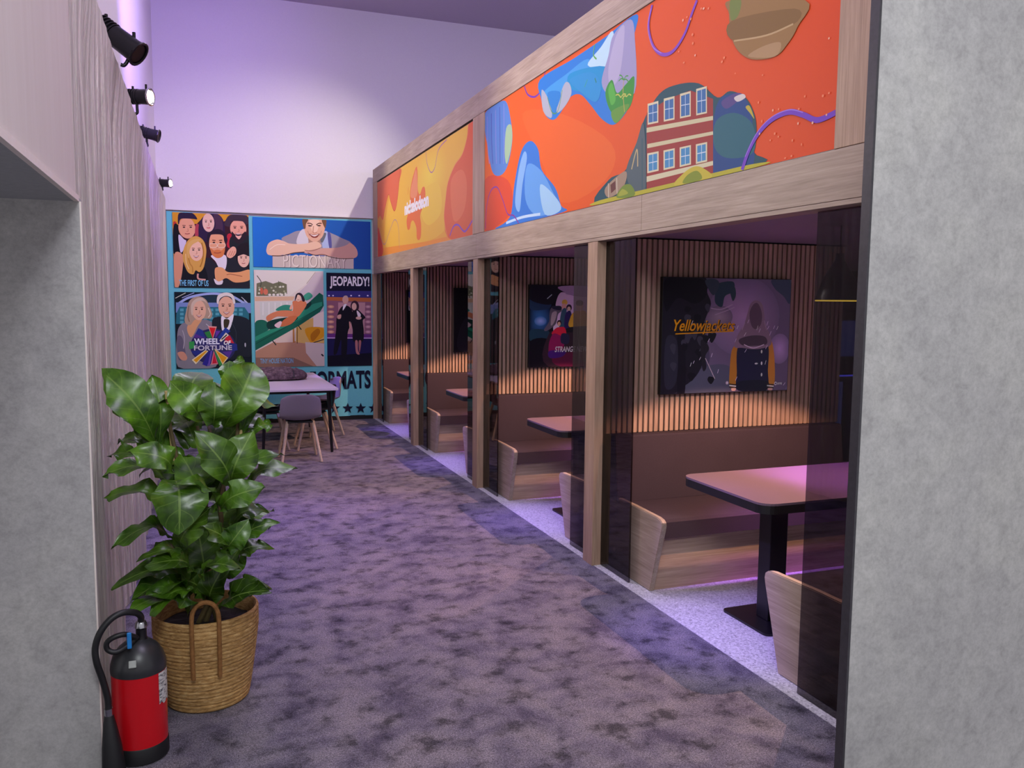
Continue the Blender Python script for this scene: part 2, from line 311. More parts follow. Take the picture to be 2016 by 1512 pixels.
('t', '#7ab4dc', 'TINY HOUSE NATION', [0.729, 0.757, 1.132, 0.819], 0, 0.01),
]),
'quiz':((1.561, 0.706, 2.138, 1.907),[
('r','#10112c','#10112c'),
('q','#37327c',[(1.561,1.675),(2.138,1.682),(2.138,1.584),(1.561,1.579)]),
('e','#e8e0ff','#e8e0ff',[1.591,1.615,.012,.009]),
('e','#e8e0ff','#e8e0ff',[1.643,1.616,.011,.009]),
('e','#e8e0ff','#e8e0ff',[1.874,1.618,.012,.009]),
('e','#e8e0ff','#e8e0ff',[1.979,1.619,.011,.009]),
('e','#e8e0ff','#e8e0ff',[2.09,1.62,.012,.009]),
('q','#b8683c',[(1.561,1.598),(2.138,1.591),(2.138,1.539),(1.561,1.553)]),
('q','#8c5c72',[(1.561,1.553),(2.138,1.539),(2.138,1.059),(1.561,1.063)]),
('q','#c09098',[(1.706,1.529),(2.056,1.531),(2.039,1.073),(1.713,1.075)]),
('e','#f0c4a0','#c08070',[1.613,1.474,.043,.021]),
('e','#e0b0b8','#a07080',[2.093,1.477,.039,.021]),
('e','#f0c4a0','#c08070',[1.612,1.409,.043,.02]),
('e','#e0b0b8','#a07080',[2.092,1.411,.04,.021]),
('e','#f0c4a0','#c08070',[1.611,1.345,.044,.021]),
('e','#e0b0b8','#a07080',[2.092,1.346,.039,.021]),
('e','#f0c4a0','#c08070',[1.61,1.28,.044,.02]),
('e','#e0b0b8','#a07080',[2.091,1.28,.04,.021]),
('e','#f0c4a0','#c08070',[1.609,1.216,.044,.021]),
('e','#e0b0b8','#a07080',[2.091,1.215,.039,.021]),
('e','#f0c4a0','#c08070',[1.609,1.151,.043,.021]),
('e','#e0b0b8','#a07080',[2.09,1.149,.04,.021]),
('q','#6a3080',[(1.561,1.128),(2.138,1.118),(2.138,1.072),(1.561,1.076)]),
('l','#c8a8e0',.013,[(1.561,1.074),(2.138,1.067)]),
('q','#1a164c',[(1.561,1.063),(2.138,1.059),(2.136,.706),(1.561,.713)]),
('q','#0c0a20',[(1.561,.843),(2.137,.874),(2.136,.706),(1.561,.713)]),
('p','#0f0c1c',[(1.684,1.322),(1.73,1.451),(1.795,1.491),(1.86,1.465),(1.888,1.387),(1.857,1.231),(1.824,1.127),(1.808,.865),(1.743,.827),(1.739,1.049),(1.685,.88),(1.64,.881),(1.676,1.179)]),
('e','#d8a898','#d8a898',[1.8,1.564,.039,.051]),
('p','#c8b0a0',[(1.765,1.574),(1.784,1.613),(1.823,1.614),(1.84,1.569),(1.822,1.592),(1.784,1.591)]),
('p','#f0eef4',[(1.776,1.497),(1.815,1.504),(1.766,1.426)]),
('p','#d8a898',[(1.697,1.361),(1.742,1.374),(1.735,1.322),(1.697,1.322)]),
('l','#d8a090',.016,[(1.851,1.283),(1.857,1.192)]),
('e','#3a2030','#3a2030',[1.92,1.481,.055,.073]),
('e','#e0b4a4','#e0b4a4',[1.912,1.478,.031,.047]),
('p','#14101c',[(1.865,1.309),(1.883,1.407),(1.951,1.439),(2.003,1.401),(2.057,1.335),(2.022,1.296),(2.034,1.165),(2.019,1.026),(1.897,1.027),(1.889,1.178)]),
('p','#e8dce4',[(1.944,1.426),(1.996,1.374),(1.969,1.322)]),
('e','#e0b4a4','#e0b4a4',[1.969,1.329,.037,.02]),
('p','#b87878',[(1.921,1.028),(1.953,1.028),(1.956,.916),(1.978,.856),(1.932,.877)]),
('p','#a86a6c',[(1.967,1.027),(1.999,1.027),(1.985,.915),(1.972,.889)]),
('t', '#eceaf2', 'JEOPARDY!', [1.603, 1.705, 2.112, 1.864], 0, 0.03),
]),
'base':((-0.31, 0.0, 2.15, 0.74),[
('t', '#0b1230', 'FORMATS', [1.338, 0.406, 2.12, 0.645], 0, 0.03),
('q','#0b1230',[(2.15,.213),(2.138,.165),(2.086,.164),(2.127,.13),(2.112,.08),(2.15,.108),(2.15,.077),(2.15,.128),(2.15,.159),(2.15,.164)]),
('q','#0b1230',[(1.986,.219),(1.967,.171),(1.916,.171),(1.956,.137),(1.942,.087),(1.985,.114),(2.028,.084),(2.015,.135),(2.055,.166),(2.004,.17)]),
('q','#0b1230',[(1.817,.225),(1.798,.177),(1.747,.177),(1.787,.143),(1.773,.094),(1.816,.121),(1.858,.09),(1.845,.141),(1.885,.172),(1.834,.176)]),
('q','#0b1230',[(1.649,.231),(1.631,.183),(1.581,.183),(1.62,.149),(1.606,.1),(1.648,.127),(1.69,.097),(1.677,.147),(1.717,.178),(1.666,.182)]),
('q','#0b1230',[(1.484,.237),(1.466,.189),(1.416,.189),(1.454,.155),(1.44,.107),(1.482,.133),(1.524,.103),(1.511,.153),(1.551,.184),(1.501,.188)]),
]),
'screen1':((0.0, 2.1, 3.88, 3.022),[
('r','#f0aa42','#f2b244'),
('p','#f4c048',[(1.19,3.015),(3.755,3.01),(3.263,2.441),(2.761,2.16),(.469,2.205)]),
('e','#fde052','#f4c048',[2.522,2.772,.62,.297]),  # bright centre: the spotlight's pool of light put into the print colours
('p','#f8d04c',[(2.155,2.635),(2.794,2.665),(2.925,2.391),(2.485,2.297),(2.191,2.416)]),
('p','#f29a40',[(.248,2.195),(2.265,2.147),(3.868,2.138),(3.868,2.1),(.017,2.115)]),
('p','#e8704a',[(.02,3.022),(1.237,3.022),(1.201,2.869),(1.098,2.674),(.941,2.579),(.745,2.712),(.644,2.805),(.456,2.676),(.315,2.538),(.149,2.604),(.005,2.606)]),
('l','#c8502c',.01,[(1.237,3.009),(1.099,2.684),(.942,2.584),(.745,2.723),(.644,2.805),(.456,2.676),(.315,2.544)]),
('p','#e65a3c',[(.0,2.467),(.196,2.313),(.315,2.192),(.246,2.11),(.0,2.105)]),
('p','#e8663f',[(3.869,3.022),(3.742,3.009),(3.704,2.912),(3.572,2.802),(3.349,2.741),(3.143,2.621),(3.066,2.479),(3.02,2.313),(3.175,2.123),(3.88,2.106)]),
('l','#f49a5a',.011,[(3.742,3.009),(3.704,2.912),(3.572,2.802),(3.349,2.741),(3.143,2.621),(3.066,2.479),(3.02,2.313),(3.129,2.135)]),
('p','#f07a50',[(3.233,2.609),(3.546,2.68),(3.708,2.548),(3.631,2.322),(3.323,2.27)]),
('p','#f07a42',[(1.983,2.931),(2.034,2.857),(2.04,2.696),(2.125,2.634),(2.231,2.691),(2.324,2.675),(2.342,2.577),(2.23,2.487),(2.138,2.42),(2.175,2.323),(2.159,2.211),(2.082,2.178),(1.995,2.208),(1.976,2.31),(1.856,2.393),(1.753,2.387),(1.689,2.323),(1.591,2.326),(1.549,2.425),(1.649,2.515),(1.714,2.607),(1.707,2.707),(1.821,2.838)]),
('p','#f49a6c',[(1.971,2.904),(2.025,2.764),(2.0,2.634),(1.757,2.642),(1.737,2.723),(1.862,2.833)]),
('l','#e86a38',.01,[(1.64,2.769),(1.609,2.693)]),
('l','#a05cae',.009,[(2.37,3.015),(2.416,2.895),(2.557,2.794),(2.701,2.822),(2.827,2.963),(3.105,3.009)]),
('l','#8f4cc0',.018,[(3.205,2.142),(3.323,2.216),(3.466,2.217),(3.659,2.147),(3.867,2.222)]),
('l','#b890a0',.01,[(.075,2.461),(.251,2.287),(.443,2.241),(.684,2.369),(.949,2.482),(1.14,2.397),(1.196,2.152)]),
('t', '#ffffff', 'nickelodeon', [1.453, 2.482, 2.472, 2.622], 0, 0.06),
]),
'screen2':((0.0, 2.107, 3.903, 3.037),[
('r','#f06a1c','#e8501c'),
('p','#f26c26',[(.808,2.856),(1.471,2.722),(2.16,2.424),(2.097,2.233),(1.49,2.177),(1.141,2.503)]),
('p','#e0502e',[(.0,2.508),(.522,2.44),(.619,2.217),(.302,2.127),(.005,2.116)]),
('l','#7a3cb0',.013,[(.837,3.037),(.903,2.964),(1.038,2.92),(1.153,2.946),(1.205,3.037)]),
('p','#5c8ad0',[(.0,3.022),(.217,3.037),(.462,3.015),(.574,2.862),(.611,2.709),(.519,2.546),(.361,2.495),(.175,2.552),(.048,2.785),(.0,2.886)]),
('l','#8a90d8',.013,[(.052,2.986),(.062,2.782),(.108,2.618)]),
('l','#4a58b0',.013,[(.15,2.991),(.161,2.765),(.191,2.605)]),
('l','#8a90d8',.013,[(.245,2.996),(.256,2.749),(.273,2.593)]),
('l','#4a58b0',.013,[(.337,3.0),(.349,2.733),(.353,2.581)]),
('l','#8a90d8',.013,[(.427,3.005),(.44,2.718),(.43,2.57)]),
('p','#a8c8a0',[(.482,2.816),(.59,2.817),(.602,2.69),(.503,2.559),(.454,2.651)]),
('p','#3f80d8',[(.252,2.109),(.575,2.168),(.66,2.39),(.787,2.598),(.953,2.645),(1.101,2.567),(1.169,2.422),(1.394,2.279),(1.49,2.158),(1.537,2.113),(.742,2.107)]),
('p','#8cbcf0',[(.679,2.263),(.747,2.482),(.844,2.589),(.901,2.54),(.821,2.37),(.769,2.192)]),
('p','#6aa8ec',[(.902,2.49),(1.143,2.426),(1.346,2.267),(1.445,2.145),(1.101,2.13),(.881,2.262)]),
('p','#a8d4f4',[(1.146,2.329),(1.395,2.224),(1.491,2.131),(1.229,2.128)]),
('l','#c8e4fa',.019,[(.497,2.132),(.827,2.145),(1.152,2.135)]),
('l','#8a40a0',.011,[(.023,2.126),(.049,2.296),(.143,2.405),(.29,2.417),(.414,2.313),(.527,2.196),(.651,2.172),(.756,2.107)]),
('p','#2d84da',[(1.12,3.01),(1.636,3.008),(2.064,3.015),(2.417,3.029),(2.388,2.909),(2.411,2.755),(2.379,2.598),(2.208,2.518),(2.047,2.573),(1.891,2.686),(1.748,2.776),(1.601,2.791),(1.47,2.731),(1.356,2.707),(1.221,2.763),(1.15,2.872)]),
('p','#48a4e8',[(1.179,2.912),(1.552,2.943),(1.841,2.955),(1.961,2.851),(1.599,2.835),(1.329,2.805)]),
('p','#c4e8f6',[(1.843,2.921),(2.011,2.975),(2.143,3.024),(2.164,2.949),(2.08,2.853)]),
('p','#1f9ad4',[(1.596,2.932),(2.071,2.855),(2.076,2.735),(1.642,2.826)]),
('p','#a6a2c8',[(2.029,2.778),(2.105,2.902),(2.162,2.999),(2.351,3.023),(2.404,2.905),(2.413,2.636),(2.149,2.679)]),
('p','#bcb6d4',[(2.108,2.83),(2.188,2.98),(2.287,3.005),(2.248,2.78),(2.147,2.727)]),
('p','#3f9a3c',[(2.077,2.711),(2.154,2.764),(2.218,2.679),(2.317,2.703),(2.406,2.719),(2.387,2.597),(2.291,2.556),(2.153,2.592)]),
('p','#5cb848',[(2.112,2.719),(2.155,2.748),(2.203,2.652),(2.151,2.631)]),
('p','#6aa040',[(2.153,2.592),(2.306,2.599),(2.355,2.581),(2.217,2.52)]),
('l','#c8b060',.006,[(2.291,2.731),(2.286,2.664),(2.307,2.56)]),
('l','#4aa040',.006,[(2.291,2.731),(2.265,2.758),(2.24,2.767)]),
('l','#4aa040',.006,[(2.291,2.731),(2.315,2.744),(2.34,2.739)]),
('l','#4aa040',.006,[(2.291,2.731),(2.262,2.744),(2.233,2.738)]),
('l','#4aa040',.006,[(2.291,2.731),(2.32,2.726),(2.35,2.703)]),
('l','#c8cc60',.007,[(2.262,2.646),(2.232,2.668),(2.202,2.671)]),
('l','#c8cc60',.007,[(2.262,2.646),(2.291,2.657),(2.32,2.649)]),
('l','#c8cc60',.007,[(2.329,2.636),(2.352,2.643),(2.377,2.632)]),
('l','#c8cc60',.007,[(2.329,2.636),(2.304,2.645),(2.279,2.635)]),
('p','#b6bac8',[(1.153,2.937),(1.254,2.868),(1.33,2.759),(1.307,2.727),(1.182,2.799)]),
('p','#b6bac8',[(1.401,2.745),(1.466,2.848),(1.532,2.895),(1.598,2.871),(1.622,2.804),(1.515,2.748)]),
('p','#2f8ad8',[(1.253,2.896),(1.466,2.848),(1.378,2.75),(1.33,2.769)]),
('l','#5aa060',.007,[(1.254,2.868),(1.33,2.759),(1.424,2.749),(1.488,2.861)]),
('p','#2f9ad8',[(1.597,2.897),(1.884,2.87),(2.02,2.772),(1.968,2.687),(1.769,2.78)]),
('l','#2a8a70',.009,[(1.943,2.823),(1.963,2.793)]),
('l','#3aa8a0',.009,[(1.846,2.838),(1.808,2.805)]),
('l','#6ab84c',.009,[(1.935,3.011),(1.919,2.959),(1.958,2.924)]),
('p','#26535f',[(2.038,2.109),(2.138,2.229),(2.333,2.255),(2.456,2.384),(2.531,2.49),(2.666,2.575),(2.821,2.582),(3.014,2.543),(3.162,2.449),(3.255,2.455),(3.366,2.404),(3.427,2.329),(3.448,2.258),(3.437,2.17),(3.421,2.109)]),
('p','#1e4a88',[(3.154,2.409),(3.296,2.437),(3.397,2.358),(3.429,2.216),(3.416,2.113),(3.148,2.115)]),
('p','#2c6a78',[(3.157,2.348),(3.291,2.357),(3.42,2.285),(3.432,2.17),(3.251,2.176),(3.152,2.24)]),
('p','#5a4a88',[(3.195,2.424),(3.296,2.437),(3.346,2.414),(3.239,2.385)]),
('p','#e0d8d0',[(3.287,2.421),(3.346,2.423),(3.366,2.404),(3.313,2.398)]),
('p','#c8b440',[(3.369,2.364),(3.397,2.363),(3.43,2.306),(3.399,2.335)]),
('q','#a23a34',[(2.545,2.508),(2.747,2.533),(2.945,2.528),(3.13,2.45),(3.149,2.112),(2.563,2.124)]),
('q','#d8d0a4',[(2.548,2.434),(3.134,2.376),(3.135,2.358),(2.549,2.41)]),
('q','#d8d0a4',[(2.559,2.352),(3.138,2.309),(3.139,2.294),(2.56,2.331)]),
('q','#e0d8b0',[(2.56,2.191),(3.145,2.18),(3.146,2.161),(2.561,2.163)]),
('q','#e4dcb4',[(2.553,2.551),(2.658,2.543),(2.663,2.438),(2.558,2.447)]),
('q','#3f74ac',[(2.564,2.539),(2.648,2.533),(2.652,2.447),(2.568,2.455)]),
('l','#c8dcec',.004,[(2.606,2.535),(2.611,2.451)]),
('l','#c8dcec',.004,[(2.566,2.5),(2.65,2.492)]),
('q','#e4dcb4',[(2.562,2.305),(2.673,2.298),(2.678,2.203),(2.566,2.206)]),
('q','#4a94c4',[(2.576,2.294),(2.66,2.29),(2.663,2.212),(2.58,2.214)]),
('l','#d8e8f0',.004,[(2.618,2.293),(2.622,2.212)]),
('l','#d8e8f0',.004,[(2.578,2.255),(2.662,2.251)]),
('q','#e4dcb4',[(2.71,2.542),(2.808,2.533),(2.814,2.423),(2.715,2.432)]),
('q','#3f74ac',[(2.721,2.529),(2.799,2.524),(2.803,2.432),(2.726,2.439)]),
('l','#c8dcec',.004,[(2.76,2.526),(2.765,2.436)]),
('l','#c8dcec',.004,[(2.723,2.488),(2.801,2.479)]),
('q','#e4dcb4',[(2.72,2.294),(2.823,2.288),(2.828,2.196),(2.725,2.199)]),
('q','#4a94c4',[(2.733,2.284),(2.811,2.281),(2.815,2.205),(2.737,2.207)]),
('l','#d8e8f0',.004,[(2.773,2.283),(2.777,2.205)]),
('l','#d8e8f0',.004,[(2.735,2.247),(2.813,2.243)]),
('q','#e4dcb4',[(2.857,2.532),(2.949,2.524),(2.955,2.41),(2.863,2.418)]),
('q','#3f74ac',[(2.867,2.52),(2.94,2.516),(2.945,2.418),(2.872,2.425)]),
('l','#c8dcec',.004,[(2.904,2.517),(2.909,2.421)]),
('l','#c8dcec',.004,[(2.87,2.476),(2.942,2.468)]),
('q','#e4dcb4',[(2.867,2.284),(2.964,2.279),(2.969,2.19),(2.872,2.192)]),
('q','#4a94c4',[(2.88,2.275),(2.953,2.272),(2.957,2.198),(2.884,2.2)]),
('l','#d8e8f0',.004,[(2.917,2.274),(2.921,2.198)]),
('l','#d8e8f0',.004,[(2.882,2.239),(2.955,2.235)]),
('q','#e4dcb4',[(2.994,2.523),(3.08,2.516),(3.087,2.397),(3.001,2.404)]),
('q','#3f74ac',[(3.004,2.512),(3.072,2.508),(3.078,2.405),(3.009,2.411)]),
('l','#c8dcec',.004,[(3.038,2.509),(3.044,2.408)]),
('l','#c8dcec',.004,[(3.007,2.465),(3.075,2.457)]),
('q','#e4dcb4',[(3.005,2.275),(3.096,2.27),(3.101,2.184),(3.01,2.186)]),
('q','#4a94c4',[(3.017,2.266),(3.085,2.263),(3.089,2.192),(3.021,2.194)]),
('l','#d8e8f0',.004,[(3.052,2.265),(3.056,2.192)]),
('l','#d8e8f0',.004,[(3.019,2.231),(3.087,2.228)]),
('p','#55666c',[(2.341,2.243),(2.449,2.378),(2.521,2.457),(2.556,2.129),(2.446,2.12)]),
('l','#c8b480',.01,[(2.402,2.249),(2.454,2.342),(2.467,2.254)]),
('l','#40606a',.011,[(2.507,2.389),(2.52,2.133)]),
('p','#a89078',[(2.105,2.191),(2.317,2.25),(2.35,2.212),(2.29,2.153),(2.142,2.133)]),
('l','#e0d8c0',.007,[(2.138,2.21),(2.145,2.132)]),
('l','#e0d8c0',.006,[(2.238,2.227),(2.245,2.144)]),
('q','#6a3a34',[(2.164,2.199),(2.222,2.214),(2.227,2.168),(2.175,2.152)]),
('p','#c0b838',[(2.038,2.129),(2.794,2.127),(3.421,2.124),(3.422,2.107),(2.039,2.107)]),
('p','#d0c040',[(2.833,2.112),(2.905,2.158),(2.999,2.177),(3.08,2.155),(3.133,2.107)]),
('p','#8a9a30',[(2.907,2.112),(2.942,2.146),(3.023,2.154),(3.06,2.111)]),
('p','#7a9434',[(2.242,2.121),(2.305,2.174),(2.398,2.17),(2.439,2.11)]),
('p','#a8b040',[(2.258,2.127),(2.305,2.159),(2.37,2.129)]),
('l','#8c4cc4',.017,[(2.576,3.023),(2.545,2.934),(2.592,2.826),(2.683,2.758),(2.787,2.746),(2.883,2.796),(2.939,2.868),(2.98,2.916)]),
('l','#b488e0',.005,[(2.565,3.009),(2.538,2.929),(2.588,2.823),(2.678,2.765)]),
('p','#a07a48',[(3.238,2.833),(3.715,2.68),(3.677,2.595),(3.624,2.548),(3.55,2.52),(3.405,2.547),(3.306,2.607),(3.252,2.685),(3.232,2.778)]),
('p','#7c8a44',[(3.238,2.833),(3.314,2.809),(3.298,2.752),(3.248,2.75)]),
('p','#8a6838',[(3.249,2.744),(3.657,2.668),(3.644,2.61),(3.284,2.653)]),
('l','#c8a878',.007,[(3.274,2.656),(3.491,2.617),(3.652,2.613)]),
('p','#b89468',[(3.376,2.566),(3.467,2.58),(3.581,2.565),(3.55,2.52)]),
('l','#7c46c4',.021,[(3.362,2.109),(3.399,2.176),(3.46,2.239),(3.547,2.28),(3.648,2.288),(3.73,2.261),(3.809,2.226),(3.903,2.234)]),
('l','#a880e4',.004,[(3.38,2.161),(3.451,2.243),(3.542,2.288),(3.647,2.296),(3.729,2.27)]),
('e','#ff9468','#ff9468',[3.483,2.285,.004,.006]),
('e','#ff9468','#ff9468',[3.636,2.116,.006,.003]),
('e','#ff9468','#ff9468',[3.017,2.868,.006,.005]),
('e','#ff9468','#ff9468',[3.735,2.327,.004,.004]),
('e','#ffc0a0','#ffc0a0',[3.852,2.504,.004,.004]),
('e','#ff9468','#ff9468',[3.291,2.519,.004,.003]),
('e','#ff9468','#ff9468',[3.842,2.095,.003,.003]),
('e','#ffc0a0','#ffc0a0',[3.471,2.238,.004,.005]),
('e','#ff9468','#ff9468',[3.728,2.152,.003,.005]),
('e','#ff9468','#ff9468',[2.957,2.734,.007,.006]),
('e','#ff9468','#ff9468',[3.477,2.467,.005,.003]),
('e','#ff9468','#ff9468',[2.934,2.848,.007,.006]),
('e','#ffc0a0','#ffc0a0',[3.037,2.862,.008,.005]),
('e','#ff9468','#ff9468',[3.541,2.2,.004,.004]),
('e','#ff9468','#ff9468',[2.885,2.667,.008,.004]),
('e','#ff9468','#ff9468',[3.673,2.118,.005,.004]),
('e','#ffc0a0','#ffc0a0',[2.979,2.675,.006,.005]),
('e','#ff9468','#ff9468',[3.207,2.605,.007,.005]),
('e','#ff9468','#ff9468',[3.865,2.31,.004,.004]),
('e','#ffc0a0','#ffc0a0',[3.857,2.235,.004,.004]),
('e','#ff9468','#ff9468',[2.952,2.774,.008,.006]),
('e','#ffc0a0','#ffc0a0',[3.704,2.234,.004,.005]),
('e','#ff9468','#ff9468',[3.192,2.592,.007,.005]),
('e','#ff9468','#ff9468',[3.586,2.311,.004,.004]),
('e','#ff9468','#ff9468',[3.591,2.205,.004,.004]),
('e','#ff9468','#ff9468',[3.675,2.176,.004,.005]),
('e','#ffc0a0','#ffc0a0',[3.785,2.221,.005,.005]),
('e','#ff9468','#ff9468',[3.457,2.364,.004,.005]),
('e','#ff9468','#ff9468',[3.834,2.307,.005,.005]),
('e','#ff9468','#ff9468',[3.705,2.287,.005,.004]),
('e','#ff9468','#ff9468',[3.568,2.221,.005,.005]),
('e','#ffc0a0','#ffc0a0',[2.868,2.862,.006,.006]),
('e','#ff9468','#ff9468',[2.902,2.866,.006,.004]),
('e','#ff9468','#ff9468',[3.076,2.85,.006,.005]),
('e','#ffc0a0','#ffc0a0',[3.551,2.314,.004,.005]),
('e','#ff9468','#ff9468',[2.839,2.729,.006,.004]),
]),
'poster1':((2.573, 1.013, 3.488, 1.704),[
('r','#17151f','#5d5674'),
('p','#54485f',[(2.865,1.703),(3.066,1.699),(3.478,1.697),(3.485,1.273),(3.476,1.013),(2.903,1.022),(2.909,1.223),(2.876,1.394)]),
('e','#8a7292','#5a4e68',[3.144,1.474,.266,.243]),
('e','#9a80a8','#6a5c7c',[3.42,1.274,.079,.095]),
('e','#80707e','#5a4e60',[2.967,1.473,.095,.068]),
('p','#2c3648',[(3.342,1.704),(3.485,1.703),(3.485,1.557),(3.433,1.603),(3.366,1.649)]),
('p','#434354',[(2.729,1.09),(2.898,1.177),(3.061,1.163),(3.06,1.017),(2.718,1.013)]),
('p','#15131d',[(2.573,1.704),(2.858,1.704),(2.875,1.62),(2.904,1.552),(2.873,1.473),(2.85,1.394),(2.88,1.28),(2.832,1.138),(2.73,1.056),(2.576,1.013)]),
('p','#0f0d16',[(2.679,1.422),(2.718,1.422),(2.737,1.225),(2.738,1.013),(2.686,1.013)]),
('p','#0b0a12',[(2.587,1.698),(2.839,1.697),(2.869,1.603),(2.791,1.551),(2.673,1.584),(2.593,1.506)]),
('p','#20202c',[(2.598,1.339),(2.675,1.327),(2.677,1.085),(2.6,1.059)]),
('p','#0e0c14',[(2.731,1.535),(2.767,1.524),(2.746,1.498),(2.719,1.512)]),
('p','#2c2a36',[(2.783,1.399),(2.818,1.388),(2.798,1.333),(2.771,1.376)]),
('p','#0e0c14',[(2.86,1.363),(2.902,1.351),(2.875,1.307),(2.848,1.34)]),
('p','#2c2a36',[(2.732,1.487),(2.767,1.476),(2.747,1.435),(2.72,1.465)]),
('p','#0e0c14',[(2.908,1.111),(2.945,1.099),(2.923,1.064),(2.896,1.089)]),
('p','#2c2a36',[(2.874,1.552),(2.897,1.54),(2.889,1.499),(2.862,1.529)]),
('p','#0e0c14',[(2.799,1.488),(2.836,1.477),(2.815,1.424),(2.787,1.466)]),
('p','#2c2a36',[(2.738,1.358),(2.764,1.346),(2.752,1.314),(2.726,1.335)]),
('p','#0e0c14',[(2.902,1.38),(2.949,1.369),(2.918,1.315),(2.89,1.358)]),
('p','#2c2a36',[(2.796,1.435),(2.842,1.423),(2.811,1.384),(2.783,1.412)]),
('p','#0e0c14',[(2.747,1.408),(2.793,1.397),(2.762,1.358),(2.735,1.386)]),
('p','#2c2a36',[(2.714,1.337),(2.737,1.326),(2.729,1.283),(2.702,1.315)]),
('p','#0e0c14',[(2.754,1.42),(2.795,1.408),(2.769,1.358),(2.742,1.397)]),
('p','#2c2a36',[(2.641,1.313),(2.667,1.302),(2.656,1.248),(2.628,1.291)]),
('p','#0e0c14',[(2.847,1.441),(2.874,1.43),(2.862,1.402),(2.835,1.419)]),
('p','#2c2a36',[(2.906,1.42),(2.942,1.408),(2.921,1.369),(2.893,1.397)]),
('p','#0e0c14',[(2.815,1.279),(2.855,1.267),(2.829,1.241),(2.802,1.257)]),
('p','#2c2a36',[(2.842,1.416),(2.876,1.405),(2.857,1.371),(2.83,1.394)]),
('p','#0e0c14',[(2.718,1.314),(2.75,1.302),(2.732,1.267),(2.705,1.291)]),
('p','#2c2a36',[(2.842,1.285),(2.864,1.273),(2.857,1.242),(2.83,1.262)]),
('p','#0e0c14',[(2.767,1.138),(2.811,1.126),(2.782,1.085),(2.755,1.116)]),
('p','#2c2a36',[(2.644,1.203),(2.675,1.191),(2.659,1.149),(2.632,1.181)]),
('p','#0e0c14',[(2.833,1.266),(2.866,1.254),(2.848,1.201),(2.82,1.244)]),
('p','#2c2a36',[(2.74,1.376),(2.782,1.364),(2.754,1.335),(2.728,1.353)]),
('p','#0e0c14',[(2.722,1.178),(2.744,1.166),(2.737,1.115),(2.71,1.156)]),
('p','#2c2a36',[(2.826,1.357),(2.854,1.345),(2.841,1.296),(2.813,1.334)]),
('p','#1d2f3a',[(2.929,1.575),(2.94,1.66),(2.986,1.683),(3.06,1.684),(3.062,1.627),(3.002,1.598),(2.985,1.536),(2.951,1.541)]),
('p','#28323c',[(2.859,1.692),(2.931,1.699),(2.959,1.666),(2.922,1.603),(2.88,1.642)]),
('p','#1f3038',[(3.034,1.644),(3.068,1.656),(3.08,1.605),(3.058,1.57)]),
('l','#8a7a8c',.006,[(2.905,1.524),(2.979,1.519),(3.059,1.548)]),
('l','#8a7a8c',.005,[(2.933,1.485),(3.006,1.507),(3.073,1.531)]),
('p','#1a1820',[(2.839,1.326),(2.879,1.314),(2.9,1.28),(2.875,1.235),(2.885,1.166),(2.858,1.155)]),
('l','#9a8c94',.005,[(2.876,1.223),(2.948,1.096)]),
('p','#97621e',[(3.058,1.232),(3.076,1.289),(3.116,1.306),(3.127,1.219),(3.108,1.103),(3.103,1.045),(3.055,1.052)]),
('p','#a56e26',[(3.324,1.187),(3.334,1.275),(3.357,1.322),(3.383,1.215),(3.389,1.055),(3.338,1.048)]),
('p','#14102e',[(3.104,1.278),(3.158,1.3),(3.277,1.299),(3.334,1.287),(3.337,1.145),(3.329,1.013),(3.122,1.018),(3.106,1.133)]),
('p','#0e0c20',[(3.119,1.074),(3.329,1.075),(3.325,1.013),(3.128,1.018)]),
('p','#6d5a68',[(3.083,1.289),(3.101,1.358),(3.146,1.427),(3.17,1.497),(3.189,1.554),(3.229,1.575),(3.272,1.555),(3.292,1.497),(3.306,1.427),(3.345,1.357),(3.354,1.304),(3.306,1.281),(3.222,1.273),(3.138,1.283)]),
('p','#4a3846',[(3.184,1.497),(3.21,1.549),(3.244,1.555),(3.275,1.497),(3.271,1.427),(3.23,1.398),(3.198,1.427)]),
('p','#3a2c38',[(3.115,1.335),(3.204,1.358),(3.303,1.351),(3.319,1.304),(3.221,1.294),(3.137,1.3)]),
('l','#a698a4',.006,[(3.151,1.303),(3.222,1.281),(3.301,1.302)]),
('l','#8a7888',.005,[(3.133,1.393),(3.152,1.439)]),
('l','#8a7888',.004,[(3.315,1.392),(3.294,1.451)]),
('e','#e8e4ee','#e8e4ee',[3.284,1.258,.006,.011]),
('e','#e8e4ee','#e8e4ee',[3.287,1.185,.006,.011]),
('e','#e8e4ee','#e8e4ee',[3.29,1.114,.006,.011]),
('e','#c8c4d0','#c8c4d0',[3.247,1.184,.012,.005]),
('l','#2a1a18',.007,[(3.054,1.061),(3.103,1.055)]),
('l','#d8c8b8',.007,[(3.054,1.052),(3.104,1.046)]),
('l','#2a1a18',.007,[(3.054,1.043),(3.104,1.036)]),
('l','#2a1a18',.007,[(3.333,1.054),(3.385,1.048)]),
('l','#d8c8b8',.007,[(3.334,1.044),(3.385,1.038)]),
('l','#2a1a18',.007,[(3.334,1.035),(3.386,1.029)]),
('p','#c09080',[(3.071,1.035),(3.102,1.034),(3.097,1.019),(3.073,1.02)]),
('p','#c09080',[(3.342,1.027),(3.375,1.026),(3.372,1.014),(3.345,1.015)]),
('e','#d8b8c8','#8a7080',[3.037,1.069,.011,.011]),
('l','#e4dcec',.003,[(3.401,1.416),(3.391,1.393)]),
('l','#b0a4b8',.003,[(3.093,1.34),(3.084,1.318)]),
('l','#b0a4b8',.003,[(3.324,1.446),(3.315,1.42)]),
('l','#e4dcec',.003,[(3.32,1.202),(3.313,1.177)]),
('l','#b0a4b8',.003,[(3.472,1.06),(3.459,1.043)]),
('l','#b0a4b8',.003,[(3.35,1.384),(3.338,1.357)]),
